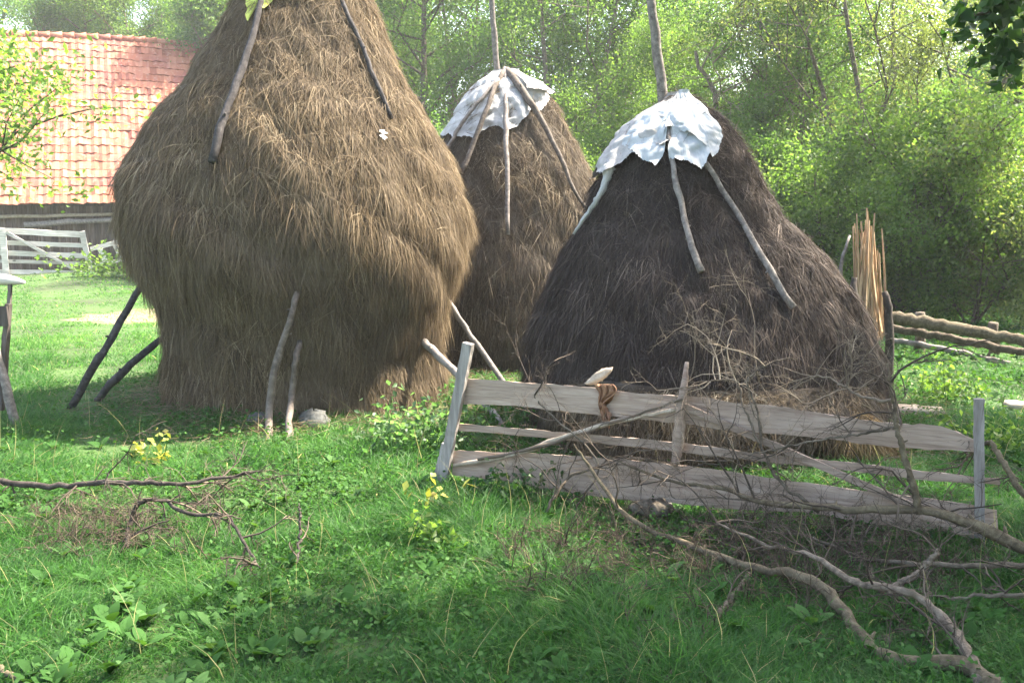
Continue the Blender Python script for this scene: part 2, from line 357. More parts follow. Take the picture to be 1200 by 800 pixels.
# ------------------------------------------------------------------ haystacks
class Stack:
    def __init__(s, depth, rows, seed, lump=.035, zmin=.0):
        # rows: (py, left px, right px)
        s.cy = depth; z = []; cx = []; r = []
        for py, a, b in rows:
            pa = P(a, py, depth); pb = P(b, py, depth)
            z.append(pa[2]); cx.append((pa[0]+pb[0])/2); r.append((pb[0]-pa[0])/2*.975)
        o = np.argsort(z); s.z = np.array(z)[o]; s.cxs = np.array(cx)[o]; s.rs = np.array(r)[o]; s.seed = seed; s.lump = lump
        s.z0, s.z1 = s.z[0], s.z[-1]
    def cx(s, z): return np.interp(z, s.z, s.cxs)
    def rad(s, th, z):
        r = np.interp(z, s.z, s.rs)
        return r*(1+s.lump*nz(np.cos(th)*2.2+z*.8, np.sin(th)*2.2+z*1.9, s.seed)+s.lump*.5*nz(np.cos(th)*6, np.sin(th)*6+z*5, s.seed+3))+.022*nz(th*5+z, z*13, s.seed+8)+.008*nz(th*17, z*22, s.seed+11)
    def pt(s, th, z, off=0):
        r = s.rad(th, z)+off
        return np.stack([s.cx(z)+r*np.sin(th), s.cy-r*np.cos(th), z+0*r], -1)
    def hit(s, px, py, off=0):
        d = nrm(ray(px, py)); t = np.linspace(s.cy-2.5, s.cy+1.5, 900); p = CAM+d*t[:, None]
        th = np.arctan2(p[:, 0]-s.cx(p[:, 2]), -(p[:, 1]-s.cy))
        g = np.hypot(p[:, 0]-s.cx(p[:, 2]), p[:, 1]-s.cy)-s.rad(th, p[:, 2])-off
        k = np.where((g < 0) & (p[:, 2] < s.z1+.05))[0]; i = k[0] if len(k) else int(np.argmin(np.abs(g)))
        return p[i]
    def body(s, mb, nth=200, nzv=160, rnd=.1):
        Z = np.linspace(s.z0, s.z1, nzv); T = np.linspace(0, 2*math.pi, nth, endpoint=False)
        TT, ZZ = np.meshgrid(T, Z); v = s.pt(TT, ZZ, -.03).reshape(-1, 3)
        i = np.arange(nzv-1)[:, None]*nth; j = np.arange(nth)[None]; k = (j+1) % nth
        mb.add(v, np.stack([i+j, i+k, i+nth+k, i+nth+j], -1).reshape(-1, 4), rnd)
        # underside and top
        c0 = v[:nth].mean(0); mb.add(np.vstack([v[:nth], c0]), np.stack([np.roll(np.arange(nth), -1), np.arange(nth), np.full(nth, nth)], -1), rnd)
        c1 = v[-nth:].mean(0)+[0, 0, .04]; mb.add(np.vstack([v[-nth:], c1]), np.stack([np.arange(nth), np.roll(np.arange(nth), -1), np.full(nth, nth)], -1), rnd)
    def strands(s, mb, N, lmin, lmax, wd, mess=.35, out=.12, zr=None, rshift=0.0, front=.8):
        z0, z1 = zr or (s.z0, s.z1)
        # area weighted z
        zz = np.linspace(z0, z1, 200); ww = np.interp(zz, s.z, s.rs)+.1; cdf = np.cumsum(ww)/ww.sum()
        z = np.interp(rg.random(N), cdf, zz)
        th = np.where(rg.random(N) < front, rg.uniform(-1.9, 1.9, N), rg.uniform(1.9, 4.4, N))
        b = s.pt(th, z, rg.uniform(-.045, .015, N))
        e = .03
        down = nrm(s.pt(th, z-e)-s.pt(th, z+e)); lat = nrm(s.pt(th+e, z)-s.pt(th-e, z)); nor = nrm(np.cross(lat, down)); nor *= np.sign((nor*np.stack([np.sin(th), -np.cos(th), 0*th], -1)).sum(1))[:, None]
        # clumped sideways lean so that locks form
        cl = nz(th*9, z*5, s.seed+1)*.35+nz(th*31, z*17, s.seed+5)*.35
        hh = (z-s.z0)/(s.z1-s.z0); mm = mess*(.65+1.1*np.clip((hh-.35)/.5, 0, 1)+.45*nz(th*4, z*3.1, s.seed+7))
        a = cl*.22+rg.normal(0, 1, N)*np.clip(mm, .15, 2)
        d = nrm(down*np.cos(a)[:, None]+lat*np.sin(a)[:, None]+nor*(rg.normal(out*.35, out*.7, N)[:, None]))
        L = rg.uniform(lmin, lmax, N)*(1+.25*nz(th*14, z*8, s.seed+9))
        side = nrm(np.cross(d, nor)+nor*rg.normal(0, .5, N)[:, None])
        bend = np.tile([0, 0, -.35], (N, 1))+lat*rg.normal(0, .18, N)[:, None]-nor*.04
        lock = nz(th*34, z*16, s.seed+2)*.08+nz(th*7, z*7, s.seed+4)*.13+nz(th*3, z*9, s.seed+6)*.10
        rnd = np.clip(rg.beta(1.25, 1.6, N)+lock+rshift, 0, 1)
        strips(mb, b, d, side, L, rg.uniform(.6, 1.5, N)*wd, bend, 3, rnd=rnd)
    def fringe(s, mb, N, z, l0, l1, wd):
        th = rg.uniform(-2.2, 2.2, N); b = s.pt(th, np.full(N, z)+rg.uniform(0, .12, N), rg.uniform(-.12, .0, N))
        d = nrm(np.stack([rg.normal(0, .2, N), rg.normal(0, .2, N), np.full(N, -1.)], -1))
        strips(mb, b, d, nrm(np.cross(d, rdir(N))), rg.uniform(l0, l1, N), np.full(N, wd), rg.normal(0, .1, (N, 3)), 2)
S1 = Stack(8.3, [(-120, 332, 366), (-80, 318, 388), (-40, 292, 414), (0, 265, 441), (50, 237, 462), (100, 207, 486), (150, 168, 516), (200, 143, 541), (250, 134, 556),
                 (285, 143, 556), (310, 155, 551), (350, 178, 537), (400, 186, 524), (440, 190, 530), (465, 196, 531), (482, 205, 522), (489, 235, 500)], 1.0)
S1.rs = np.maximum(S1.rs-.075, .05); S1.cxs = S1.cxs+.03
S2 = Stack(10.6, [(84, 583, 600), (98, 560, 628), (120, 541, 648), (150, 526, 663), (180, 512, 681), (210, 500, 699), (250, 487, 716), (300, 474, 734), (350, 466, 746), (400, 466, 748), (425, 480, 738), (434, 500, 720)], 4.0)
S3 = Stack(7.3, [(110, 792, 804), (118, 783, 814), (135, 752, 840), (155, 730, 858), (185, 712, 878), (215, 699, 892), (250, 686, 913), (290, 662, 952), (330, 641, 983), (370, 624, 1006), (400, 616, 1018),
                 (430, 613, 1026), (452, 613, 1026), (462, 628, 1018), (468, 655, 1010)], 8.0, .03)
S3b = Stack(6.95, [(470, 660, 1010), (490, 655, 1012), (510, 660, 1010)], 11.0, .03)
def haystack(S, label, mat, N, lmin, lmax, wd, mess, pole=None, front=.8, extra=None):
    t = thing('haystack', label, 'haystack', (S.cx(S.z0), S.cy, 0), group='haystacks in the yard')
    mb = MB(); S.body(mb); S.strands(mb, N, lmin, lmax, wd, mess, front=front)
    S.strands(mb, N//7, lmin, lmax*.9, wd*.85, 1.3, .28, front=front, rshift=.12)
    S.fringe(mb, 4000, S.z0+.03, .1, .28, wd)
    mb.build('hay', mat, t)
    if pole is not None:
        pm = MB(); tube(pm, smooth_path(pole[0], 14, .004), pole[1], 10, .04); pm.build('centre_pole', M['pole_grey'], t)
    if extra: extra(t)
    return t
def s3base(t):
    # lighter narrower hay bed showing under the dark cap
    S = S3b; mb = MB()
    S.z = np.array([0, .06, .35, .5]); S.cxs = np.full(4, 1.49); S.rs = np.array([1.22, 1.27, 1.27, 1.15]); S.z0, S.z1 = 0, .5
    S.body(mb, 100, 12); S.strands(mb, 26000, .10, .26, .006, .45, .2); mb.build('hay_bed', M['hay_mid'], t)
    S = Stack(6.0, [(470, 960, 1030), (490, 955, 1032), (510, 960, 1030)], 13.0, .05); mb = MB()
    S.z = np.array([0, .1, .26, .36]); S.cxs = np.array([2.34, 2.32, 2.26, 2.2]); S.rs = np.array([.20, .24, .20, .08]); S.z0, S.z1 = 0, .36
    S.body(mb, 60, 12); S.strands(mb, 7000, .10, .24, .006, .5, .2); mb.build('sun_tinted_heap', M['hay_sun_tint'], t)  # small heap in a lighter gold, sunlight on this corner put into its colour
a1 = P(350, -125, 8.3)
haystack(S1, 'tallest haystack, golden brown and bulging, nearest the red barn', M['hay_gold'], 240000, .10, .27, .0050, .44,
         ([a1-[0, 0, .3], a1+[.02, 0, 1.1]], [.05, .035]))
haystack(S2, 'smallest grey brown haystack, farthest back between the other two', M['hay_mid'], 115000, .12, .30, .0060, .50,
         ([P(586, 130, 10.6), P(583, 85, 10.6), P(578, 30, 10.6), P(574, -45, 10.6)], [.042, .036, .033, .030]))
haystack(S3, 'dark brown cone shaped haystack behind the plank hurdle', M['hay_dark'], 180000, .10, .27, .0048, .55,
         ([P(783, 170, 7.3), P(778, 120, 7.3), P(768, 45, 7.3), P(760, -40, 7.3)], [.052, .043, .037, .032]), extra=s3base)
# --- poles hung over and leaned against the stacks
def pole(name, label, pts, rad, mat, cat='pole', group=None, n=16, jit=.004, sides=9, knots=2):
    pts = np.array(pts); mb = MB(); q = smooth_path(pts, n, jit)
    rr = np.interp(np.linspace(0, 1, n), np.linspace(0, 1, len(np.atleast_1d(rad))), np.atleast_1d(rad))*(1+rg.normal(0, .05, n))
    tube(mb, q, rr, sides, .04)
    for k in range(knots):
        i = rg.integers(2, n-2); d = rdir(1)[0]; tube(mb, [q[i], q[i]+d*rr[i]*1.7], [rr[i]*.5, rr[i]*.25], 6)
    base = q[np.argmin(q[:, 2])]
    return tag(mb.build(name, mat, loc=tuple(base)), label, cat, group)
GP = 'poles hung over the tops of the haystacks'; GQ = 'props leaned between ground and tallest haystack'
def onstack(S, pix, off): return [S.hit(a, b, off) for a, b in pix]
pole('hanging_pole', 'thick dark pole hanging down the upper left of the tallest haystack', onstack(S1, [(318, -60), (303, 15), (290, 62), (272, 110), (258, 150), (249, 190)], .05), [.025, .028, .032, .036], M['pole_dark'], group=GP)
pole('hanging_pole', 'thin crooked dark pole hanging down the upper right of the tallest haystack', onstack(S1, [(385, -60), (402, 5), (424, 52), (436, 85), (459, 139)], .04), [.015, .018, .021, .018], M['pole_dark'], group=GP)
pole('hanging_pole', 'pale thin pole sticking out below the left corner of the back haystack sheet', onstack(S2, [(584, 92), (560, 120), (538, 150), (523, 176)], .09), [.022, .02], M['pole_pale'], group=GP)
pole('hanging_pole', 'grey pole slanting left across the white sheet of the back haystack', onstack(S2, [(589, 84), (575, 115), (560, 155), (541, 204)], .11), [.024, .028, .026], M['pole_brown'], group=GP)
pole('hanging_pole', 'straight grey pole hanging vertically over the sheet of the back haystack', onstack(S2, [(592, 80), (593, 130), (594, 190), (595, 275)], .10), [.024, .026, .025], M['pole_grey'], group=GP)
pole('hanging_pole', 'long thin pole slanting right down the back haystack', onstack(S2, [(594, 82), (612, 106), (633, 138), (655, 180), (672, 222), (688, 246)], .10), [.04, .04, .028, .020, .016], M['pole_brown'], group=GP)
pole('hanging_pole', 'thin pole with broken orange end hanging down the middle of the dark haystack', onstack(S3, [(783, 150), (787, 190), (799, 240), (808, 280), (822, 318)], .05), [.018, .022, .022, .026], M['pole_grey'], group=GP)
pole('hanging_pole', 'long straight grey pole slanting down right over the dark haystack', onstack(S3, [(795, 140), (826, 190), (860, 243), (895, 305), (930, 360)], .055), [.015, .019, .022, .024], M['pole_grey'], group=GP)
def g(px, py): 
    p = G(px, py); return [p[0], p[1], p[2]-.05]
pole('prop_pole', 'longer of two dark crooked props left of the tallest haystack', [g(78, 478), P(112, 425, 7.55), P(124, 408, 7.6), P(150, 360, 7.8), P(176, 318, 8.0), P(190, 290, 8.1)], [.034, .036, .031, .027, .024], M['pole_dark'], group=GQ)
pole('prop_pole', 'shorter lower dark prop left of the tallest haystack', [g(108, 468), P(128, 452, 7.9), P(150, 430, 7.95), P(180, 404, 8.05), P(215, 380, 8.2)], [.028, .036, .030, .026], M['pole_dark'], group=GQ)
pole('prop_pole', 'crooked brown prop on the front of the tallest haystack, left of its straighter neighbour', [g(314, 524), P(316, 490, 6.72), P(321, 435, 6.76), P(334, 392, 6.8), P(346, 352, 6.85), P(350, 330, 7.1)], [.034, .030, .030, .024, .019], M['pole_brown'], group=GQ)
pole('prop_pole', 'straight grey prop on the front of the tallest haystack, right of the crooked one', [g(335, 527), P(341, 470, 6.8), P(347, 420, 6.85), P(351, 400, 6.98)], [.026, .026, .022], M['pole_brown'], group=GQ)
pole('prop_pole', 'upper slanting prop in the gap between the tallest and back haystacks', [[*G(612, 474)[:2], -.03], P(560, 404, 8.2), P(526, 354, 8.3), P(505, 325, 8.4)], [.022, .026, .022], M['pole_grey'], group=GQ)
pole('prop_pole', 'pale lower prop passing behind the slanted hurdle post', [[*G(592, 497)[:2], -.03], P(550, 452, 7.4), P(511, 414, 7.6), P(490, 395, 7.8)], [.028, .034, .032], M['pole_pale'], group=GQ)
# --- sheets draped over the stack tops
def drape(mb, S, th0, th1, edge, top, off=.05, nt=90, ns=34, fold=.03, seed=0, thick=.006, flare=.05):
    nt, ns = int(nt*1.7), int(ns*1.9); thick = min(thick, .003)
    th = np.linspace(th0, th1, nt); e = np.interp(th, [a for a, b in edge], [b for a, b in edge])
    e = e+.02*nz(th*4, th*7, seed)+.018*(np.abs(np.sin(th*6.5+seed))-.6)+.012*(np.abs(np.sin(th*15+seed*2))-.6)+.004*rg.normal(0, 1, nt)
    u = np.linspace(0, 1, ns)[:, None]
    Z = top+(e[None]-top)*u; T = np.repeat(th[None], ns, 0)+.03*nz(u*3+T0(th)*2, u*5, seed)
    fo = off*.75+fold*(.15+.35*u)*nz(T*5+seed, Z*5, seed)+flare*.6*u**3*(.6+.8*nz(T*3, Z*0, seed+4))
    cr = crumple(S.pt(T, Z, 0).reshape(-1, 3), seed).reshape(T.shape)*fold*.95*(.35+.75*u)*(1+.8*nz(T*3, Z*5, seed+3))+fold*.55*(np.abs(np.sin(T*7+Z*6+nz(T*2, Z*7, seed)*2.2+seed))-.6)*(.3+u)
    fo = fo+cr
    top_p = S.pt(T, Z, fo).reshape(-1, 3); bot = S.pt(T, Z, fo-thick).reshape(-1, 3)
    i = np.arange(ns-1)[:, None]*nt; j = np.arange(nt-1)[None]
    f = np.stack([i+j, i+nt+j, i+nt+j+1, i+j+1], -1).reshape(-1, 4); n = len(top_p)
    rim = [(k, k+1) for k in range(nt-1)]+[((ns-1)*nt+k+1, (ns-1)*nt+k) for k in range(nt-1)]+[((k+1)*nt, k*nt) for k in range(ns-1)]+[(k*nt+nt-1, (k+1)*nt+nt-1) for k in range(ns-1)]
    mb.add(np.vstack([top_p, bot]), np.vstack([f, f[:, ::-1]+n, [[a, a+n, b+n, b] for a, b in rim]]))
def T0(th): return th[None]
_kr = np.random.default_rng(5); _K = [(nrm(_kr.normal(0, 1, 3))*f, _kr.uniform(0, 6.28), 1/f) for f in (9, 12, 15, 19, 23, 28, 34, 42, 52, 66)]
def crumple(p, seed=0): return sum((np.abs(np.sin((p+.04*np.sin(p[:, [1, 2, 0]]*9+seed)) @ k+ph+seed))-.64)*a for k, ph, a in _K)*3.2
def zth(S, px, py):
    p = S.hit(px, py); return math.atan2(p[0]-S.cx(p[2]), -(p[1]-S.cy)), p[2]
def edge_px(S, pts): return [zth(S, *q) for q in pts]
# back stack: one white sheet
t = thing('plastic_sheet', 'white plastic sheet over the top of the back haystack', 'plastic sheet', P(590, 95, 10.6), group='sheets covering the haystack tops')
e = edge_px(S2, [(528, 158), (545, 160), (556, 163), (563, 160), (575, 147), (586, 150), (594, 154), (606, 146), (620, 132), (633, 125), (636, 108)])
e = [(-2.8, e[0][1]+.25), (-1.8, e[0][1]+.0)]+e+[(1.7, e[-1][1]+.05), (2.8, e[-1][1]+.1)]
mb = MB(); drape(mb, S2, -2.8, 2.8, e, S2.z1+.01, .055, 150, 40, .035, 2); mb.build('sheet', M['tarp'], t)
mb = MB(); c = S2.hit(622, 97, .1)
e2 = [(.6, zth(S2, 612, 105)[1]), (1.0, zth(S2, 632, 108)[1]), (1.5, zth(S2, 640, 109)[1]), (1.9, zth(S2, 640, 105)[1])]
drape(mb, S2, .45, 2.0, e2, S2.z1+.02, .10, 50, 20, .05, 5, flare=.12); mb.build('fold', M['tarp'], t)
# right stack: woven piece on the left, bluish flaps in front
t = thing('plastic_sheet', 'torn white and bluish sheets over the top of the dark haystack', 'plastic sheet', P(790, 125, 7.3), group='sheets covering the haystack tops')
def zat(S, th, py):
    z = 1.5
    for _ in range(6): z = P(600, py, S.cy-float(S.rad(th, z))*math.cos(th))[2]
    return th, z
e = [zat(S3, a, b) for a, b in ((-2.9, 150), (-2.2, 185), (-1.6, 212), (-1.35, 196), (-1.1, 206), (-.9, 192), (-.7, 180), (-.5, 168), (-.2, 166), (.05, 155))]
mb = MB(); drape(mb, S3, -2.9, .05, e, S3.z1+.01, .065, 110, 40, .045, 3, flare=.09); mb.build('woven_sheet', M['tarp_dirty'], t)
e = edge_px(S3, [(738, 166), (748, 178), (763, 188), (772, 193), (780, 176), (783, 150)])
mb = MB(); drape(mb, S3, e[0][0], e[-1][0], e, S3.z1-.08, .085, 44, 30, .035, 6, flare=.07); mb.build('flap', M['tarp_blue'], t)
e = edge_px(S3, [(786, 186), (800, 191), (816, 196), (822, 188), (826, 176)])
mb = MB(); drape(mb, S3, e[0][0], e[-1][0], e, S3.z1-.05, .09, 40, 30, .035, 9, flare=.08); mb.build('flap', M['tarp_blue'], t)
e = edge_px(S3, [(783, 148), (795, 152), (812, 160), (824, 174), (830, 186), (836, 176), (839, 160)])
mb = MB(); drape(mb, S3, e[0][0], e[-1][0], e, S3.z1+.02, .10, 60, 32, .04, 12, flare=.05); mb.build('top_sheet', M['tarp_blue'], t)
# twisted tail hanging down the left
q = np.array(onstack(S3, [(714, 196), (710, 212), (702, 230), (690, 248), (672, 274)], .06)); q = smooth_path(q, 22, .003)
mb = MB(); tube(mb, q, np.interp(np.linspace(0, 1, 22), [0, .3, .7, 1], [.045, .026, .020, .010])*(1+.08*np.sin(np.arange(22)*1.1)), 10, .12); mb.build('twisted_tail', M['tarp'], t)
# lime sheet on tallest stack
t = thing('plastic_sheet', 'lime green sheet with pointed corners at the tip of the tallest haystack', 'plastic sheet', P(345, -60, 8.3), group='sheets covering the haystack tops')
e = edge_px(S1, [(284, -4), (291, 2), (296, 25), (303, 8), (310, 4), (312, 14), (324, -2), (345, -14), (380, -20), (410, -25)])
e = [(-2.8, e[0][1]+.2)]+e+[(2.8, e[-1][1]+.1)]
mb = MB(); drape(mb, S1, -2.8, 2.8, e, S1.z1, .045, 240, 24, .02, 15, flare=.03); mb.build('sheet', M['tarp_lime'], t)
# scrap caught in the hay
mb = MB(); c = S1.hit(445, 156, .02); drape(mb, S1, zth(S1, 443, 156)[0], zth(S1, 447, 156)[0]+.01, [(-3, c[2]-.03), (3, c[2]-.03)], c[2]+.03, .05, 6, 6, .01, 1)
tag(mb.build('plastic_scrap', M['tarp'], loc=tuple(c)), 'tiny white plastic scrap caught on the right of the tallest haystack', 'scrap')
# ------------------------------------------------------------------ plank hurdle in front
A = G(516, 562); B = G(1150, 640); fd = nrm(np.array([B[0]-A[0], B[1]-A[1], 0])); fn = np.array([fd[1], -fd[0], 0])  # fn faces camera
if fn[1] > 0: fn = -fn
def FP(px, py, off=0):
    r = ray(px, py); k = np.dot(A+fn*off-CAM, fn)/np.dot(r, fn); return CAM+r*k
hurdle = thing('plank_hurdle', 'low weathered hurdle of wide wavy planks in front of the dark haystack', 'fence', (A[0], A[1], 0), math.atan2(fd[1], fd[0]))
def plank(name, top, bot, th, off, mat, parent=hurdle, n=70, wob=.006, seed=0):
    x0, x1 = top[0][0], top[-1][0]; b0, b1 = bot[0][0], bot[-1][0]; u = np.linspace(0, 1, n)
    tx = x0+(x1-x0)*u; bx = b0+(b1-b0)*u
    ty = np.interp(tx, *zip(*top)); by = np.interp(bx, *zip(*bot)); mb = MB()
    k = np.array([1, 2, 3, 2, 1])/9.; 
    for arr in (ty, by): 
        pad = np.pad(arr, 2, mode='edge'); arr[:] = np.convolve(pad, k, 'valid')
    rows = []
    for s_, o_ in ((0, 0), (1, 0), (1, th), (0, th)):
        pp = np.array([FP(tx[i], ty[i], off+(th/2-o_)) if s_ == 0 else FP(bx[i], by[i], off+(th/2-o_)) for i in range(n)])
        pp[:, 2] += (wob*nz(u*14, u*3, seed+s_)+.002*rg.normal(0, 1, n)); pp += fn*(.008*nz(u*5, u*2, seed))[:, None]; rows.append(pp)
    v = np.stack(rows, 1).reshape(-1, 3); f = []
    for i in range(n-1):
        for q in range(4): f.append([i*4+q, i*4+(q+1) % 4, i*4+4+(q+1) % 4, i*4+4+q])
    f += [[3, 2, 1, 0], [(n-1)*4+q for q in range(4)]]
    mb.add(v, f, rg.uniform(.3, .8), np.repeat(u, 4)); return mb.build(name, mat, parent, smooth=False)
plank('wide_plank', [(544, 442), (562, 447), (580, 444), (610, 449), (640, 449), (700, 455), (760, 461), (830, 465), (862, 474), (900, 473), (960, 484), (1030, 495), (1100, 498), (1130, 508), (1148, 520)],
      [(544, 473), (580, 474), (620, 476), (660, 484), (715, 487), (790, 495), (850, 504), (920, 508), (985, 516), (1050, 524), (1100, 528), (1130, 528), (1148, 530)], .025, 0, M['plank'], seed=1)
plank('rail', [(538, 496), (600, 501), (700, 510), (800, 519), (900, 532), (1000, 542), (1100, 554), (1172, 561)], [(538, 504), (600, 509), (700, 519), (800, 530), (900, 541), (1000, 552), (1100, 564), (1172, 568)], .028, .002, M['plank'], seed=2, wob=.002)
plank('wide_plank', [(530, 527), (600, 530), (700, 536), (760, 542), (860, 553), (900, 560), (1000, 573), (1080, 583), (1140, 592), (1168, 598)],
      [(530, 556), (570, 560), (640, 573), (720, 584), (790, 590), (880, 598), (960, 603), (1020, 613), (1080, 622), (1140, 624), (1170, 620)], .026, 0, M['plank'], seed=3)
def fbeam(name, pts, wpx, th, off, mat):
    (xa, ya), (xb, yb) = pts; mb = MB(); a = FP(xa, ya, off); b = FP(xb, yb, off)
    beam(mb, a, b, th, wpx, up=np.cross(b-a, fn), n=24, jit=.0012)
    return mb.build(name, mat, hurdle, smooth=False)
fbeam('post', ((549, 402), (518, 566)), .062, .04, .055, M['plank_side'])
fbeam('post', ((523, 520), (512, 566)), .05, .035, .02, M['plank_side'])
fbeam('post', ((1147, 467), (1148, 645)), .045, .04, .05, M['plank_side'])
mb = MB(); tube(mb, smooth_path([FP(805, 424, .05), FP(799, 470, .06), FP(795, 515, .06), FP(790, 545, .05)], 14, .003), [.012, .026, .034, .024], 7, .06); mb.build('stake', M['plank'], hurdle)
fbeam('post', ((782, 588), (781, 612)), .05, .03, -.04, M['plank_side'])
fbeam('brace', ((798, 474), (1068, 592)), .035, .022, .045, M['plank'])
fbeam('brace', ((1072, 600), (1152, 634)), .03, .02, .03, M['plank'])
mb = MB(); tube(mb, smooth_path([FP(532, 545, .04), FP(600, 532, .045), FP(680, 506, .05), FP(740, 490, .05), FP(800, 478, .07)], 22, .003), [.014, .016, .014, .012], 7, .06); mb.build('stick_brace', M['bone'], hurdle)
mb = MB(); tube(mb, smooth_path([FP(560, 538, .06), FP(640, 522, .06), FP(720, 494, .06), FP(800, 468, .08)], 22, .004), [.009, .012, .009, .008], 6, .06); mb.build('stick_brace', M['twig'], hurdle)
# pale chunk and rusty rag behind/over the top plank
def chunk(px, py, off, s, mat, name, label, cat, rz=.5):
    mb = MB(); c = FP(px, py, off); blob(mb, (0, 0, 0), s, px, 9, .25); 
    Rm = np.array(Matrix.Rotation(rz, 3, 'Y')); mb.v[0] = mb.v[0] @ Rm.T + c
    return tag(mb.build(name, mat, loc=tuple(c)), label, cat)
chunk(702, 441, -.05, (.085, .022, .028), M['bone'], 'wood_chunk', 'pale splintered wood chunk resting on the top plank of the hurdle', 'wood chunk', -.6)
def rag():
    mb = MB(); n, m = 16, 12; v = []
    for i in range(n):
        u = i/(n-1)
        for j in range(m):
            w_ = j/(m-1)-.5; px = 708+w_*(14+9*math.sin(u*5+1))+4*math.sin(u*7); py = 450+u*(38+9*math.sin(j*2.3)+6*math.sin(j*5.1))
            v.append(FP(px, py, .035+.02*math.sin(j*1.7+u*4)+.01*math.sin(j*3)))
    v = np.array(v); f = np.array([[i*m+j, i*m+j+1, (i+1)*m+j+1, (i+1)*m+j] for i in range(n-1) for j in range(m-1)])
    mb.add(v, f); o = mb.build('rag', M['rag'], loc=tuple(v[0])); s = o.modifiers.new('thickness', 'SOLIDIFY'); s.thickness = .006
    tag(o, 'rust coloured torn rag hanging over the top plank of the hurdle', 'rag')
rag()
# ------------------------------------------------------------------ left edge fence fragment (near)
def leftbits():
    t = thing('old_fence', 'broken dark grey fence end at the left edge of the yard', 'fence', G(8, 505))
    mb = MB(); beam(mb, P(1, 480, 6.9), P(10, 356, 6.9), .035, .05, up=(0, -1, 0), n=14, jit=.002); mb.build('post', M['plank_dark'], t, smooth=False)
    mb = MB(); beam(mb, P(5, 470, 6.94), P(12, 331, 6.94), .025, .025, up=(0, -1, 0), n=14, jit=.0015); mb.build('stake', M['plank_dark'], t, smooth=False)
    mb = MB(); beam(mb, P(-160, 378, 6.87), P(10, 370, 6.87), .03, .15, n=14, jit=.002); mb.build('board', M['plank_dark'], t, smooth=False)
    mb = MB(); tube(mb, smooth_path([P(-10, 400, 6.8), P(4, 440, 6.78), P(14, 480, 6.76), [*G(20, 506)[:2], -.03]], 12, .003), [.03, .034, .036], 8, .04); mb.build('leaning_stake', M['pole_grey'], t)
    mb = MB(); beam(mb, P(-160, 424, 6.95), P(2, 420, 6.95), .03, .05, n=10, jit=.002); mb.build('board', M['plank_dark'], t, smooth=False)
    mb = MB(); q = [P(-160, 318, 6.95), P(-40, 325, 6.95), P(10, 328, 6.95), P(29, 331, 6.95)]; tube(mb, smooth_path(q, 14), [.05, .048, .04, .012], 8, .03)
    tag(mb.build('white_board', M['white_wood'], loc=tuple(q[2])), 'sunlit white board lying on top of the broken fence at the left edge', 'board')
leftbits()
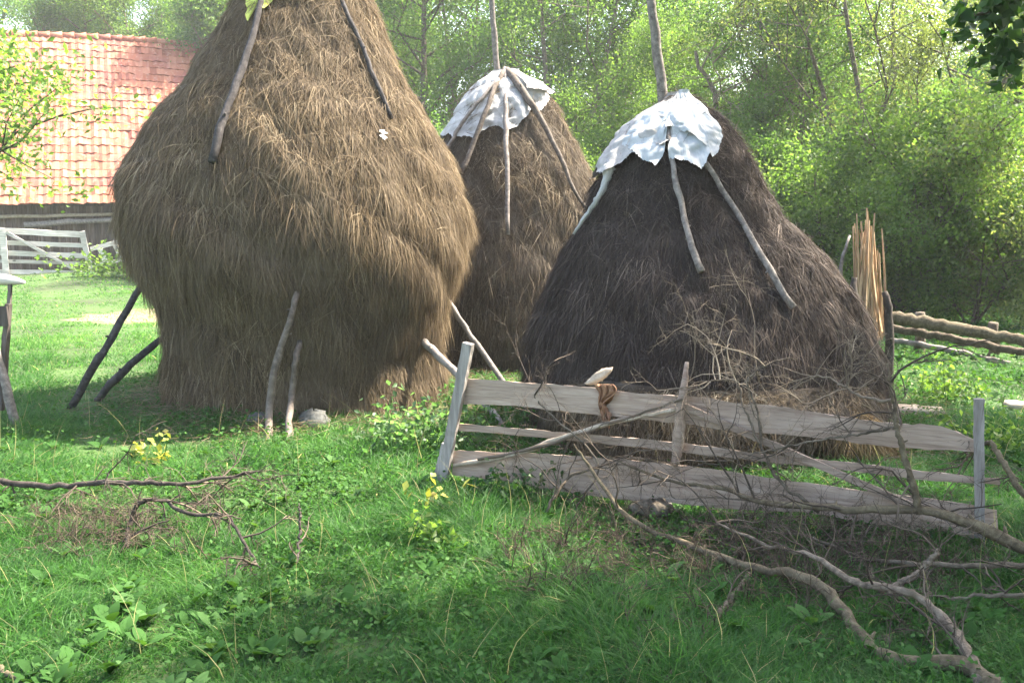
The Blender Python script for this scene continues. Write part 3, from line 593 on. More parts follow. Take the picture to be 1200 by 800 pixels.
# ------------------------------------------------------------------ barn
def barn():
    d0 = 26.5; o = P(30, 300, d0); org = np.array([o[0], o[1], 0]); ang = math.atan2(.37, .93)
    t = thing('barn', 'old timber barn with red clay tile roof beyond the lawn', 'barn', org, ang)
    ex = np.array([math.cos(ang), math.sin(ang), 0]); ey = np.array([-math.sin(ang), math.cos(ang), 0]); ez = np.array([0, 0, 1.])
    W = lambda x, y, z: org+ex*x+ey*y+ez*z
    x0, x1 = -9, 8; He = 1.95; Hr = P(110, 47, 30.8)[2]; run = 4.6
    mb = MB(); x = x0
    while x < x1:
        wd = rg.uniform(.13, .24); top = He+.15
        beam(mb, W(x+wd/2, rg.uniform(-.015, .015), -.05), W(x+wd/2, 0, top), wd-.015, .03, up=ey, n=6, jit=.002); x += wd
    mb.build('wall', M['barn_wall'], t, smooth=False)
    mb = MB(); box_pts = [W(x0, .1, 0), W(x1, .1, 0), W(x1, 2*run-.8, 0), W(x0, 2*run-.8, 0), W(x0, .1, He+.1), W(x1, .1, He+.1), W(x1, 2*run-.8, He+.1), W(x0, 2*run-.8, He+.1), W(x0, run-.4, Hr-.3), W(x1, run-.4, Hr-.3)]
    mb.add(box_pts, [[0, 1, 5, 4], [1, 2, 6, 5], [2, 3, 7, 6], [3, 0, 4, 7]]); mb.tri.append(np.array([[4, 7, 8], [5, 9, 6]])); mb.build('inner_wall', M['barn_wall'], t, smooth=False)
    # eave beam, log, rafters' ends
    mb = MB(); beam(mb, W(x0, -.12, He-.02), W(x1, -.12, He-.02), .14, .13, n=20, jit=.004); mb.build('eave_beam', M['plank_dark'], t, smooth=False)
    mb = MB(); tube(mb, smooth_path([W(0.05, -.3, 1.32), W(1.5, -.32, 1.42), W(3.2, -.3, 1.5), W(5, -.3, 1.52)], 16, .01), [.085, .075, .06, .05], 9, .03); mb.build('log_rail', M['pole_pale'], t)
    mb = MB(); tube(mb, smooth_path([W(-2, -.22, 1.52), W(1.5, -.2, 1.60), W(5, -.22, 1.66)], 12, .008), .05, 8, .03); mb.build('upper_rail', M['bone'], t)
    # roof: courses of tiles as a stepped relief
    def slope(sign):
        rows = 22; ncol = int((x1-x0+.8)/.105); X = np.linspace(x0-.4, x1+.4, ncol+1)
        yb, zb = -.75, He+.02-.15; yt, zt = run-.4, Hr
        mbx = MB(); su = nrm(np.array([yt-yb, zt-zb])); nn = np.array([-su[1], su[0]]); Lr = math.hypot(yt-yb, zt-zb)/rows
        for r_ in range(rows):
            a = r_*Lr; b = a+Lr*1.08; off = .05*(r_ % 2)
            prof = .05*np.abs(np.sin((X+off)/.21*math.pi))+.006*rg.normal(0, 1, len(X))
            va = []; vm = []; vb = []
            sag = -.10*np.sin((X-x0)/(x1-x0)*math.pi*2.2)
            for (dst, lift, L_) in ((a, .035, va), (a, .0, vm), (b, .012, vb)):
                yy = yb+su[0]*dst+nn[0]*(prof+lift); zz = zb+su[1]*dst+nn[1]*(prof+lift)+sag
                if sign < 0: yy = 2*yt-yy
                L_.append(np.array([W(X[k], yy[k], zz[k]) for k in range(len(X))]))
            va, vm, vb = va[0], vm[0], vb[0]; n = len(X); jz = np.repeat(rg.normal(0, .014, n//2+2), 2)[:n]; slip = np.repeat((rg.random(n//2+2) < .05)*.07, 2)[:n]
            va = va+ez*(jz-slip*su[1])[:, None]-ey*(sign*slip*su[0])[:, None]
            # every tile (two columns) gets its own tone
            kk = np.arange(n-1); tone = np.clip(rg.normal(.5, .25, n//2+2), 0, 1)
            v = np.stack([va[:-1], va[1:], vb[1:], vb[:-1]], 1).reshape(-1, 3)
            f = np.arange(len(v)).reshape(-1, 4); mbx.add(v, f, np.repeat(tone[kk//2], 4))
            v = np.stack([vm[:-1], vm[1:], va[1:], va[:-1]], 1).reshape(-1, 3); mbx.add(v, f, .1)
        return mbx
    rf = slope(1).build('roof', M['tile'], t, smooth=False)
    slope(-1).build('rear_roof', M['tile'], t, smooth=False)
    mb = MB(); x = x0-.4
    while x < x1+.4:
        z = Hr+.04-.10*math.sin((x-x0)/(x1-x0)*math.pi*2.2); tube(mb, [W(x, run-.4, z+.0), W(x+.2, run-.4, z), W(x+.40, run-.4, z+.02)], [.11, .115, .14], 8, .02); x += .36
    mb.build('ridge_tiles', M['tile'], rf)
    # white gate-like hurdle standing in front, built on its own plane
    fo = thing('white_hurdle', 'sunlit white rail hurdle in front of the barn wall', 'fence', W(-.3, -1.2, 0), ang)
    yq = -1.25
    def pw(px, py):   # point on the plane parallel to the wall
        r = ray(px, py); c = W(0, yq, 0); k = np.dot(c-CAM, -ey)/np.dot(r, -ey); return CAM+r*k
    def bar(nm, a, b, wd, off=0, mat='white_wood', par=fo):
        m_ = MB(); beam(m_, pw(*a)-ey*off, pw(*b)-ey*off, .05, wd, n=10, jit=.004, up=np.cross(pw(*b)-pw(*a), -ey)); m_.build(nm, M[mat], par, smooth=False)
    bar('rail', (-90, 266), (97, 275), .16); bar('rail', (-90, 280), (100, 288), .12); bar('rail', (-90, 293), (104, 300), .14); bar('rail', (-90, 303), (106, 309), .09); bar('rail', (-90, 317), (106, 320), .12)
    bar('post', (96, 271), (108, 323), .15, .07); bar('post', (3, 268), (8, 326), .16, .07); bar('brace', (8, 272), (98, 321), .08, .12)
    f2 = thing('broken_hurdle', 'fallen white rail piece with slats beside the white hurdle', 'fence', W(3.0, -1.2, 0), ang)
    bar('rail', (106, 292), (148, 281), .12, 0, 'white_wood', f2); bar('rail', (106, 312), (150, 303), .10, 0, 'white_wood', f2)
    bar('slat', (117, 291), (126, 311), .13, .07, 'white_wood', f2); bar('slat', (135, 287), (144, 306), .13, .07, 'white_wood', f2)
barn()
# ------------------------------------------------------------------ right background: laths, stumps, log rail fence
def laths():
    c = P(1018, 360, 9.0); b = np.array([c[0], c[1], 0]); t = thing('lath_bundle', 'upright bundle of split orange brown laths behind the dark haystack', 'bundle', b)
    for k in range(60):
        u = rg.random(); px0 = 1004+u*30+rg.normal(0, 2); tall = 243+rg.random()**.8*105*(.35+.9*u)
        a = P(px0+rg.normal(2, 3), 392+rg.uniform(-4, 10), 9.0+rg.uniform(-.12, .15)); a[2] = max(a[2], .0); e = P(1008+u*20+rg.normal(0, 5), tall, 9.05+rg.uniform(-.12, .15))
        mb = MB(); m_ = (a+e)/2+rg.normal(0, .012, 3); q = smooth_path([a, m_, e], 7)
        wv = rg.uniform(.007, .015)
        sd = nrm(np.array([1, rg.normal(0, .5), 0])); pp = []
        for i, p in enumerate(q):
            ww = wv*(1-.6*(i/6)**2); n_ = np.array([-sd[1], sd[0], 0])*.006
            pp += [p-sd*ww+n_, p+sd*ww+n_, p+sd*ww-n_, p-sd*ww-n_]
        f = [[i*4+j, i*4+(j+1) % 4, i*4+4+(j+1) % 4, i*4+4+j] for i in range(6) for j in range(4)]+[[24, 25, 26, 27]]
        mb.add(pp, f); mb.build('lath', M['lath'], t, smooth=False)
laths()
pole('stump_post', 'dark upright post standing right of the lath bundle', [[*P(1044, 410, 8.9)[:2], -.05], P(1042, 375, 8.9), P(1036, 342, 8.95)], [.045, .04, .03], M['bark_black'], 'post', None, 10)
pole('stump_post', 'short dark post standing left of the lath bundle', [[*P(1000, 400, 8.7)[:2], -.05], P(1000, 350, 8.8), P(1001, 325, 8.85)], [.045, .035, .028], M['bark_black'], 'post', None, 10)
pole('leaning_stick', 'thin grey stick leaning left towards the laths behind the dark haystack', [[*P(982, 400, 8.9)[:2], 0], P(985, 320, 9), P(996, 276, 9.1)], [.02, .018, .012], M['pole_grey'], 'stick', None, 10)
def railfence():
    t = thing('log_fence', 'rustic fence of long horizontal logs beside the bushes', 'fence', G(1110, 430))
    def lg(pts, r, m):
        mb = MB(); tube(mb, smooth_path(pts, 30, .008), r, 12, .035); mb.build('log_rail', M[m], t)
    lg([P(1038, 371, 10.6), P(1090, 379, 10.3), P(1150, 390, 10.0), P(1210, 401, 9.7), P(1330, 420, 9.2)], [.075, .072, .065, .06, .055], 'bark_moss')
    lg([P(1040, 384, 10.7), P(1090, 392, 10.4), P(1150, 404, 10.1), P(1210, 415, 9.8), P(1330, 436, 9.3)], [.046, .048, .045, .04], 'bark')
    lg([P(1045, 398, 10.8), P(1090, 406, 10.5), P(1150, 419, 10.1), P(1210, 431, 9.8), P(1330, 450, 9.3)], [.03, .034, .03, .026], 'pole_pale')
    for px, d, top in ((1080, 10.55, 366), (1166, 10.15, 378), (1310, 9.4, 400)):
        mb = MB(); a = P(px, 430, d); tube(mb, smooth_path([[a[0], a[1]+.12, -.05], P(px-1, top+30, d+.12), P(px-2, top, d+.12)], 8, .005), [.07, .06, .055], 9, .04); mb.build('post', M['bark'], t)
railfence()
def groundplank(a, b, wpx, label):
    mb = MB(); pa, pb = G(*a), G(*b); pa[2] += .07; pb[2] += .07; beam(mb, pa, pb, wpx, .05, n=16, jit=.004); tag(mb.build('ground_board', M['bone'], loc=tuple(pa)), label, 'board')
groundplank((1010, 487), (1105, 493), .22, 'pale wide board lying in the grass behind the hurdle top plank')
groundplank((1176, 483), (1260, 488), .16, 'pale board lying in the grass at the right edge')
# stones under the tallest stack
for k, (px, py, s) in enumerate([(365, 506, (.12, .10, .10)), (300, 503, (.10, .09, .06))]):
    mb = MB(); c = G(px, py)+[0, .1, .05]; blob(mb, c, s, k*3.1)
    tag(mb.build('stone', M['stone'], loc=tuple(c)), ['pale grey stone under the front of the tallest haystack right of the props', 'dark stone under the tallest haystack left of the props',
        'flat low stone under the tallest haystack near the leafy weeds', 'small stone in the dark gap below the tallest haystack centre'][k], 'stone', 'stones under the tallest haystack')
mb = MB(); c = G(762, 600)+[0, -.05, .04]; blob(mb, c, (.12, .07, .05), 9); tag(mb.build('wood_chunk', M['bark'], loc=tuple(c)), 'weathered wood chunk on the ground under the hurdle middle', 'wood chunk')
# ------------------------------------------------------------------ trees
def branchy(H, tr_r, spread, nl, seed, low=.2, rise=.9, multi=1, shape='round', sub=7, wob=.25):
    "returns list of (path, r0, r1) and leaf anchor points"
    r_ = np.random.default_rng(seed); br = []; tips = []
    for mtr in range(multi):
        lean = r_.normal(0, .06 if multi == 1 else .28, 2); top = np.array([lean[0]*H, lean[1]*H, H*r_.uniform(.82, .95)])
        q = np.linspace([r_.normal(0, .1*(multi > 1)), r_.normal(0, .1*(multi > 1)), -.1], top, 9); q[1:-1, :2] += r_.normal(0, wob*.18, (7, 2)).cumsum(0)*.6
        br.append((q, tr_r, tr_r*.15))
        for k in range(nl//multi):
            f = low+(1-low)*((k+r_.random())/(nl//multi)); i = f*8; b = q[min(int(i), 7)]*(1-i % 1)+q[min(int(i)+1, 8)]*(i % 1)
            az = k*2.4+r_.normal(0, .4)+mtr*2
            pf = {'round': math.sin(math.pi*(.22+.74*(f-low)/(1-low))), 'cone': 1.05-.8*(f-low)/(1-low), 'column': .8*math.sin(math.pi*(.25+.7*(f-low)/(1-low)))}[shape]
            L = spread*pf*r_.uniform(.7, 1.15)+.25; up = rise*r_.uniform(.4, 1.2)
            d = np.array([math.cos(az), math.sin(az), up]); d /= np.linalg.norm(d)
            e = b+d*L; m_ = (b+e)/2+r_.normal(0, .06*L, 3)+[0, 0, -.05*L]; p = np.array([b, (b+m_)/2, m_, (m_+e)/2+r_.normal(0, .03*L, 3), e])
            br.append((p, tr_r*.38*(1-.6*f), .012)); 
            for s_ in range(sub):
                g_ = r_.uniform(.3, 1.0); i = g_*4; c = p[min(int(i), 3)]*(1-i % 1)+p[min(int(i)+1, 4)]*(i % 1)
                dd = nrm(d*.6+r_.normal(0, .6, 3)); l2 = L*r_.uniform(.18, .4)+.15; e2 = c+dd*l2
                br.append((np.array([c, (c+e2)/2+r_.normal(0, .04, 3), e2]), .014, .005))
                for u in (.5, .8, 1.05): tips.append(np.concatenate([c+dd*l2*u, dd*l2]))
            tips.append(np.concatenate([e, d*.3]))
    return br, np.array(tips)
def make_crown(tips, nleaf, rad, L, W, up=.4, droop=0, seed=0):
    mb = MB(); n = len(tips)
    # uneven clumps, some anchors bare
    wgt = rg.gamma(1.3, 1, n); wgt[rg.random(n) < .12] = 0; cnt = np.maximum((wgt/wgt.sum()*nleaf).astype(int), 0)
    idx = np.repeat(np.arange(n), cnt); N = len(idx); c = tips[idx, :3]+rg.normal(0, 1, (N, 3))*rad+tips[idx, 3:]*rg.uniform(-.5, .6, N)[:, None]
    tone = rg.normal(0, .16, n)
    leaves(mb, c, L, W, up, np.clip(rg.beta(2, 2, N)+tone[idx], 0, 1), droop); return mb
TREES = {}
def proto(kind, H, tr_r, spread, nl, seed, nleaf, rad, L, W, leaf, bark, at, label, name='tree', group='trees behind the haystacks', rz=0, sc_=1, **kw):
    up = kw.pop('up', .4); droop = kw.pop('droop', 0)
    br, tips = branchy(H, tr_r, spread, nl, seed, **kw)
    t = thing(name, label, 'bush' if 'bush' in name else 'tree', (0, 0, 0), 0, group)
    mb = MB()
    for p, r0, r1 in br: tube(mb, p, np.linspace(r0, r1, len(p)), 8 if r0 > .04 else 4, .03 if r0 > .04 else 0, cap=False)
    mb.build('trunk' if 'bush' not in name else 'stems', M[bark], t)
    make_crown(tips, nleaf, rad, L, W, up, droop).build('crown', M[leaf], t)
    t.location = (at[0], at[1], 0); t.rotation_euler = (0, 0, rz); t.scale = (sc_, sc_, sc_)
    TREES[kind] = t; return t
def copy_tree(kind, at, rz, s, label, group='trees behind the haystacks', sz=None, leaf=None):
    src = TREES[kind]; c = src.copy(); COL.objects.link(c); c.location = (at[0], at[1], 0); c.rotation_euler = (0, 0, rz); c.scale = (s, s, sz or s)
    c['label'] = label; c['group'] = group
    for ch in src.children:
        d = ch.copy(); COL.objects.link(d); d.parent = c
        if leaf and ch.name.startswith('crown'):
            d.material_slots[0].link = 'OBJECT'; d.material_slots[0].material = M[leaf]
    return c
def XY(px, d): return ((px-600)/F*d*1.0, d)
proto('A', 11, .16, 3.6, 30, 11, 62000, .20, .08, .052, 'leaf_mid', 'bark', XY(500, 25), 'leafy tree with dark upright trunk rising between the tallest and back haystacks', low=.12)
proto('B', 10.5, .13, 3.3, 30, 23, 58000, .20, .078, .050, 'leaf_light', 'bark_pale', XY(665, 24), 'loose yellow green tree with pale forked limbs right of the back haystack', low=.12, multi=2)
proto('C', 9.5, .065, 3.0, 36, 37, 70000, .15, .07, .028, 'leaf_willow', 'bark', XY(1055, 15.5), 'airy willow with many thin fanning stems above the lath bundle', multi=5, low=.15, rise=1.3, droop=.2)
proto('D', 10, .12, 2.3, 34, 41, 60000, .19, .08, .054, 'leaf_blue', 'bark_pale', XY(1128, 23), 'bluish green poplar rising between the willow and the right edge', sc_=.60, shape='column', low=.08, rise=1.3)
proto('E', 3.2, .04, 1.6, 26, 53, 30000, .15, .072, .046, 'leaf_light', 'bark', XY(1085, 14.5), 'bright green low bush directly behind the log fence', name='bush', group='bushes below the trees', low=.05, multi=4, rise=.9)
K = 'trees behind the haystacks'
for kind, px, d, rz, s, label, leaf in [
    ('B', 560, 29, 1.2, 1.1, 'tall light tree right behind the peak of the back haystack', None),
    ('A', 735, 27, 2.2, 1.05, 'tall tree behind the long pole of the dark haystack', None),
    ('B', 790, 31, 4.1, .85, 'pale thin tree just right of the dark haystack pole', 'leaf_willow'),
    ('A', 620, 33, 5.0, 1.15, 'tall dark tree furthest back behind the back haystack', 'leaf_blue'),
    ('D', 925, 22, .7, .84, 'full green tree above the right shoulder of the dark haystack', 'leaf_mid'),
    ('A', 985, 27, 3.0, .78, 'broad tree behind the willow on its left side', 'leaf_light'),
    ('B', 1040, 29, .4, .62, 'round tree top seen behind the willow centre', 'leaf_willow'),
    ('D', 1190, 18, 2.4, .66, 'green poplar at the right edge above the log fence', 'leaf_blue'),
    ('B', 1215, 25, 2.0, .95, 'yellow green tree at the far right edge', None),
    ('A', 425, 31, 4.4, 1.0, 'tree whose crown shows just right of the tip of the tallest haystack', 'leaf_light'),
    ('D', 350, 34, 1.4, 1.0, 'poplar hidden mostly by the tallest haystack', None),
    ('A', 235, 38, .3, 1.15, 'green tree at the right end of the barn ridge', 'leaf_mid'),
    ('B', 165, 41, 2.9, 1.02, 'green tree rising over the middle of the barn ridge', 'leaf_mid'),
    ('D', 100, 40, 4.9, 1.25, 'slender tree top over the left half of the barn ridge', 'leaf_mid'),
    ('A', 15, 40, 1.9, 1.15, 'tree over the left end of the barn ridge', 'leaf_blue'),
    ('B', 205, 36, 1.1, 1.08, 'light green tree just left of the hidden end of the barn ridge', 'leaf_light'),
    ('D', 262, 33, 2.1, 1.1, 'bright poplar touching the upper left outline of the tallest haystack', 'leaf_mid'),
    ('A', 130, 37, 3.1, 1.02, 'dense tree behind the middle of the barn roof', 'leaf_mid'),
    ('B', 65, 38, 5.2, 1.12, 'tree with ragged top behind the left part of the barn roof', 'leaf_mid'),
    ('B', 690, 30, 5.2, 1.1, 'tall pale limbed tree between the two long stack poles', None),
    ('D', 480, 34, 5.2, 1.15, 'poplar behind the dark upright trunk', 'leaf_light'),
    ('A', 955, 18, .9, .68, 'full leafy tree between the dark haystack shoulder and the willow', 'leaf_mid'),
    ('D', 1140, 17, 3.3, .46, 'bluish poplar behind the log fence, left of its second post', 'leaf_blue'),
    ('B', 1190, 22, 4.0, .68, 'light round tree behind the right edge poplar', None),
    ('A', 800, 21, 1.6, .56, 'leafy tree just right of the long pole above the dark haystack sheet', 'leaf_light'),
    ('D', 862, 27, 3.9, .50, 'low poplar under the bright gap of sky', 'leaf_light'),
    ('C', 960, 20, 1.0, .95, 'second willow left of the fanning one', None)]:
    copy_tree(kind, XY(px, d), rz, s, label, K, leaf=leaf)
GB = 'bushes below the trees'
for k, (px, d, rz, s, label, leaf) in enumerate([
    (1140, 13.5, 1, .62, 'green bush behind the log fence near its second post', 'leaf_mid'), (1205, 13.2, 2, .8, 'feathery bush at the right edge behind the log fence', 'leaf_willow'),
    (1040, 15, 3, .8, 'bush behind the lath bundle', 'leaf_mid'), (985, 14.5, 4, .75, 'bright bush left of the laths above the dark haystack slope', None),
    (930, 16, 5, .9, 'tall bush above the right slope of the dark haystack', 'leaf_mid'), (1100, 18, .5, 1.0, 'large bush in the dark hollow behind the log fence', 'leaf_mid'),
    (1160, 17, 1.5, 1.05, 'large pale bush right of the dark hollow', 'leaf_blue'), (860, 19, 2.5, 1.0, 'bush behind the right side of the sheet on the dark haystack', 'leaf_light'),
    (700, 19, 3.5, .95, 'bush filling the gap between back and dark haystacks', 'leaf_light'), (650, 22, 4.5, 1.05, 'taller bush behind the right slope of the back haystack', 'leaf_mid'),
    (760, 21, 5.5, 1.0, 'bush behind the woven sheet of the dark haystack', 'leaf_mid'), (505, 20, .2, 1.0, 'bush in the gap between the tallest and back haystacks', 'leaf_mid'),
    (455, 22, 1.2, 1.0, 'bush beside the right shoulder of the tallest haystack', 'leaf_light'), (1000, 19, .9, 1.15, 'high bush behind the left side of the willow', 'leaf_blue')]):
    copy_tree('E', XY(px, d), rz, s, label, GB, leaf=leaf)
# dead bush with pale bare twigs right of the long pole
def rtwigs(mb, p0, d, L, r, depth, gen=3, grav=-.1, spread=.7, kids=5, rs=None):
    n = 6; q = [np.array(p0, float)]; dd = np.array(d, float)
    for i in range(n):
        dd = nrm(dd+rg.normal(0, .17, 3)+[0, 0, grav*.3]); q.append(q[-1]+dd*L/n)
    q = np.array(q); tube(mb, q, np.linspace(r, r*.4, n+1), 4 if r < .008 else 6, 0, cap=False)
    if gen > 0:
        for k in range(kids):
            i = rg.integers(1, n+1); e = nrm(nrm(q[i]-q[i-1])+rg.normal(0, spread, 3)); rtwigs(mb, q[i], e, L*rg.uniform(.35, .65), r*.5, depth, gen-1, grav, spread, kids, rs)
t = thing('dead_tree', 'bare pale twiggy tree to the right of the dark haystack pole', 'tree', (*XY(850, 18), 0)); mb = MB()
b = P(850, 300, 18); tube(mb, smooth_path([[b[0], 18, -.1], P(845, 200, 18), P(835, 110, 18), P(815, 60, 18)], 10, .03), [.09, .07, .05, .03], 7, .03); mb.build('trunk', M['bark_pale'], t)
mb = MB()
for k in range(11): rtwigs(mb, P(rg.uniform(815, 845), rg.uniform(60, 160), 18), nrm([rg.normal(.5, .7), rg.normal(0, .5), rg.normal(.35, .3)]), rg.uniform(1.0, 1.7), .022, 0, 3, -.1, .7, 4)
mb.build('twigs', M['dead_twig'], t)
# left edge light tree, near
br, tips = branchy(4.2, .07, 1.9, 22, 77, low=.42, rise=.5)
c = XY(-128, 11.5); t = thing('tree', 'sunlit bright green tree reaching in at the left edge before the barn', 'tree', (c[0], c[1], 0)); mb = MB()
off = np.array([c[0], c[1], 0])
for p, r0, r1 in br: tube(mb, p+off, np.linspace(r0, r1, len(p)), 6, cap=False)
mb.build('trunk', M['bark'], t)
tips[:, :3] += off; make_crown(tips, 15000, .14, .095, .05).build('crown', M['leaf_light'], t)
# near trees at the right, crowns mostly outside the frame: they shade the foreground
def neartree(at, H, spread, seed, nleaf, label, bough=False):
    br, tips = branchy(H, .2, spread, 26, seed, low=.32, rise=.7)
    t = thing('tree', label, 'tree', (at[0], at[1], 0), 0, 'trees at the right of the yard'); off = np.array([at[0], at[1], 0]); mb = MB()
    tips[:, :3] += off
    # keep this crown clear of the view, as in the photograph
    q = tips[:, :3]; lim = .5625*q[:, 1]+.9; keep = (q[:, 0] > lim) | (q[:, 1] < .5) | (q[:, 2] > CH+.29*q[:, 1]+.9); tips = tips[keep]
    for p, r0, r1 in br:
        p = p+off
        if ((p[:, 0] < .5625*p[:, 1]+.3) & (p[:, 1] > .3) & (p[:, 2] < CH+.27*p[:, 1]+.4)).any(): continue
        tube(mb, p, np.linspace(r0, r1, len(p)), 8 if r0 > .04 else 4, cap=False)
    if bough:
        ex = []
        for pts in ([(1290, -60, 5.6), (1200, -5, 5.3), (1150, 14, 5.2), (1128, 22, 5.2)], [(1290, -10, 5.5), (1215, 50, 5.3), (1178, 62, 5.2), (1160, 72, 5.2)], [(1260, -60, 5.4), (1190, -20, 5.2), (1165, -5, 5.1)]):
            q = smooth_path([P(*a) for a in pts], 12, .01); tube(mb, q, [.02, .015, .01, .006], 5, cap=False)
            for i in range(12): ex.append(np.concatenate([q[i], q[min(i+1, 11)]-q[max(i-1, 0)]]))
        nb = len(ex); bt = np.array(ex)
    mb.build('trunk', M['bark'], t)
    cm = make_crown(tips, nleaf, .24, .13, .09)
    if bough:
        idx = np.repeat(np.arange(nb), 14); cc = bt[idx, :3]+rg.normal(0, .075, (len(idx), 3)); leaves(cm, cc, .085, .07, .2)
    cm.build('crown', M['leaf_dark'], t)
neartree((8.4, 5.6), 11.5, 4.4, 91, 52000, 'dark leaved tree overhanging the top right corner', True)
neartree((6.8, 2.2), 11, 4.3, 92, 46000, 'shade tree beside the dark leaved one, nearer the viewer')
neartree((9.0, -.5), 12, 3.9, 93, 20000, 'shade tree outside the right edge, level with the viewer')
neartree((5.2, -3.0), 10, 3.8, 94, 12000, 'shade tree standing behind the viewer on the right')
# ------------------------------------------------------------------ dead branches in the foreground
def PP(pts): return [P(a[0], a[1], min(a[2], G(a[0], a[1], .05)[1])) if a[1] > 300 else P(*a) for a in pts]
def limb(name, label, pts, rad, mat, ntw=0, tl=.5, gen=2, tmat='twig', up=.3, kids=4, side=None, group='dead branches lying in the grass', tr=.006, spread=.75, rough=.06):
    q = smooth_path(PP(pts), 40, .004); n = len(q); rr = .85*np.interp(np.linspace(0, 1, n), np.linspace(0, 1, len(rad)), rad)*(1+rg.normal(0, .06, n)); base = q[np.argmin(q[:, 2])]
    t = thing(name, label, 'branch', (base[0], base[1], max(base[2], 0)), 0, group)
    mb = MB(); tube(mb, q, rr, 10, rough)
    for k in range(4):
        i = rg.integers(3, n-3); d = rdir(1)[0]; tube(mb, [q[i], q[i]+d*rr[i]*2.2], [rr[i]*.5, rr[i]*.2], 6)
    mb.build('limb', M[mat], t)
    if ntw:
        mb = MB()
        for k in range(ntw):
            i = rg.integers(2, n); d = nrm(nrm(q[i]-q[i-1])*.6+rg.normal(0, .7, 3)+[0, 0, up]); rtwigs(mb, q[i], d, tl*rg.uniform(.5, 1.2), tr*rg.uniform(.7, 1.3), 0, gen, -.15, spread, kids)
        mb.build('twigs', M[tmat], t)
    return t
limb('dead_branch', 'thickest curved dead branch sweeping down to the lower right corner', [(1175, 815, 3.15), (1130, 781, 3.2), (1040, 772, 3.3), (1003, 735, 3.45), (965, 690, 3.6), (930, 672, 3.75), (880, 664, 3.9), (800, 635, 4.2), (735, 605, 4.5), (690, 545, 4.75), (672, 520, 4.8)],
     [.040, .036, .032, .030, .028, .026, .022, .018, .015, .010, .006], 'bark_moss', 10, .45, 3, up=.1)
limb('dead_branch', 'shorter pale streaked branch joining the thick one at lower right', [(1150, 800, 3.2), (1130, 760, 3.25), (1105, 725, 3.35), (1075, 700, 3.45), (1045, 688, 3.5), (1000, 680, 3.6), (950, 650, 3.8), (900, 640, 4.0), (840, 612, 4.3)],
     [.026, .026, .022, .018, .02, .017, .012, .009, .006], 'bark_pale', 11, .36, 3, up=.2)
limb('dead_branch', 'long mossy branch crossing the bottom plank of the hurdle to the right edge', [(1290, 672, 3.9), (1200, 642, 4.0), (1130, 612, 4.1), (1080, 597, 4.2), (1010, 597, 4.3), (955, 594, 4.4), (880, 585, 4.5), (850, 573, 4.6), (800, 566, 4.75), (750, 552, 4.9), (700, 530, 5.0)],
     [.040, .034, .030, .026, .023, .020, .016, .013, .010, .007, .004], 'bark_moss', 13, .46, 3, up=.35)
limb('dead_branch', 'upright forked branch rising over the right part of the hurdle', [(1078, 602, 4.2), (1068, 560, 4.22), (1056, 520, 4.25), (1050, 490, 4.3), (1044, 455, 4.35), (1040, 425, 4.4)],
     [.022, .019, .016, .012, .008, .004], 'bark_moss', 7, .35, 2, up=.2)
limb('dead_branch', 'curved mossy branch leaving the right hurdle post for the right edge', [(1290, 640, 3.95), (1225, 600, 4.05), (1195, 572, 4.15), (1175, 540, 4.25), (1160, 518, 4.35), (1140, 530, 4.4), (1125, 545, 4.45)],
     [.022, .02, .018, .017, .013, .009, .005], 'bark_moss', 8, .25, 2, up=.0)
limb('dead_branch', 'thin dark branch running level to the right edge behind the thick one', [(1290, 655, 3.75), (1200, 661, 3.8), (1110, 662, 3.85), (1050, 658, 3.95), (1000, 650, 4.1), (940, 628, 4.3), (870, 618, 4.5), (800, 608, 4.7)],
     [.018, .016, .014, .012, .010, .008, .006, .004], 'bark', 14, .36, 3, up=.1)
limb('dead_branch', 'small dark twig at the right edge under the level branch', [(1270, 690, 3.5), (1200, 696, 3.55), (1150, 698, 3.6), (1110, 700, 3.65), (1075, 690, 3.7)], [.012, .010, .009, .007, .004], 'bark', 6, .25, 2)
limb('dead_branch', 'broken pale stub standing up out of the tangle at right', [(1040, 692, 3.5), (1060, 680, 3.5), (1080, 668, 3.5), (1095, 650, 3.5), (1098, 643, 3.5)], [.016, .015, .014, .016, .006], 'bark_pale', 3, .2, 1)
limb('dead_branch', 'forked stick propping the thick branch and slanting to the lower left', [(780, 798, 3.3), (815, 755, 3.45), (850, 710, 3.65), (878, 672, 3.85)], [.010, .013, .014, .012], 'bark', 3, .2, 1)
limb('dead_branch', 'dark broken stick with orange splintered tip in the grass at bottom centre', [(775, 790, 3.35), (760, 760, 3.5), (740, 725, 3.65), (722, 700, 3.8), (715, 688, 3.85)], [.007, .010, .010, .012, .004], 'bark_black', 16, .24, 3, up=-.4)
limb('dead_branch', 'twiggy branch hanging over the hurdle top plank in front of the dark haystack', [(960, 600, 4.5), (910, 560, 4.6), (892, 520, 4.7), (888, 480, 4.75), (876, 445, 4.8), (905, 425, 4.85), (935, 420, 4.9)], [.012, .010, .009, .008, .006, .005, .003], 'bark', 9, .42, 3, 'dead_twig', up=.1, tr=.004)
limb('dead_branch', 'pale curling twig tangle right of the hurdle middle stake', [(890, 520, 4.7), (870, 470, 4.8), (862, 445, 4.85), (830, 447, 4.9), (805, 448, 4.95)], [.008, .007, .006, .005, .002], 'dead_twig', 10, .4, 3, 'dead_twig', up=.2, tr=.0038)
limb('dead_branch', 'pale twig spray before the lower right of the dark haystack', [(1048, 470, 4.35), (1010, 465, 4.5), (985, 450, 4.6), (960, 440, 4.7), (930, 455, 4.8)], [.009, .008, .006, .005, .003], 'dead_twig', 9, .35, 3, 'dead_twig', up=.2, tr=.004)
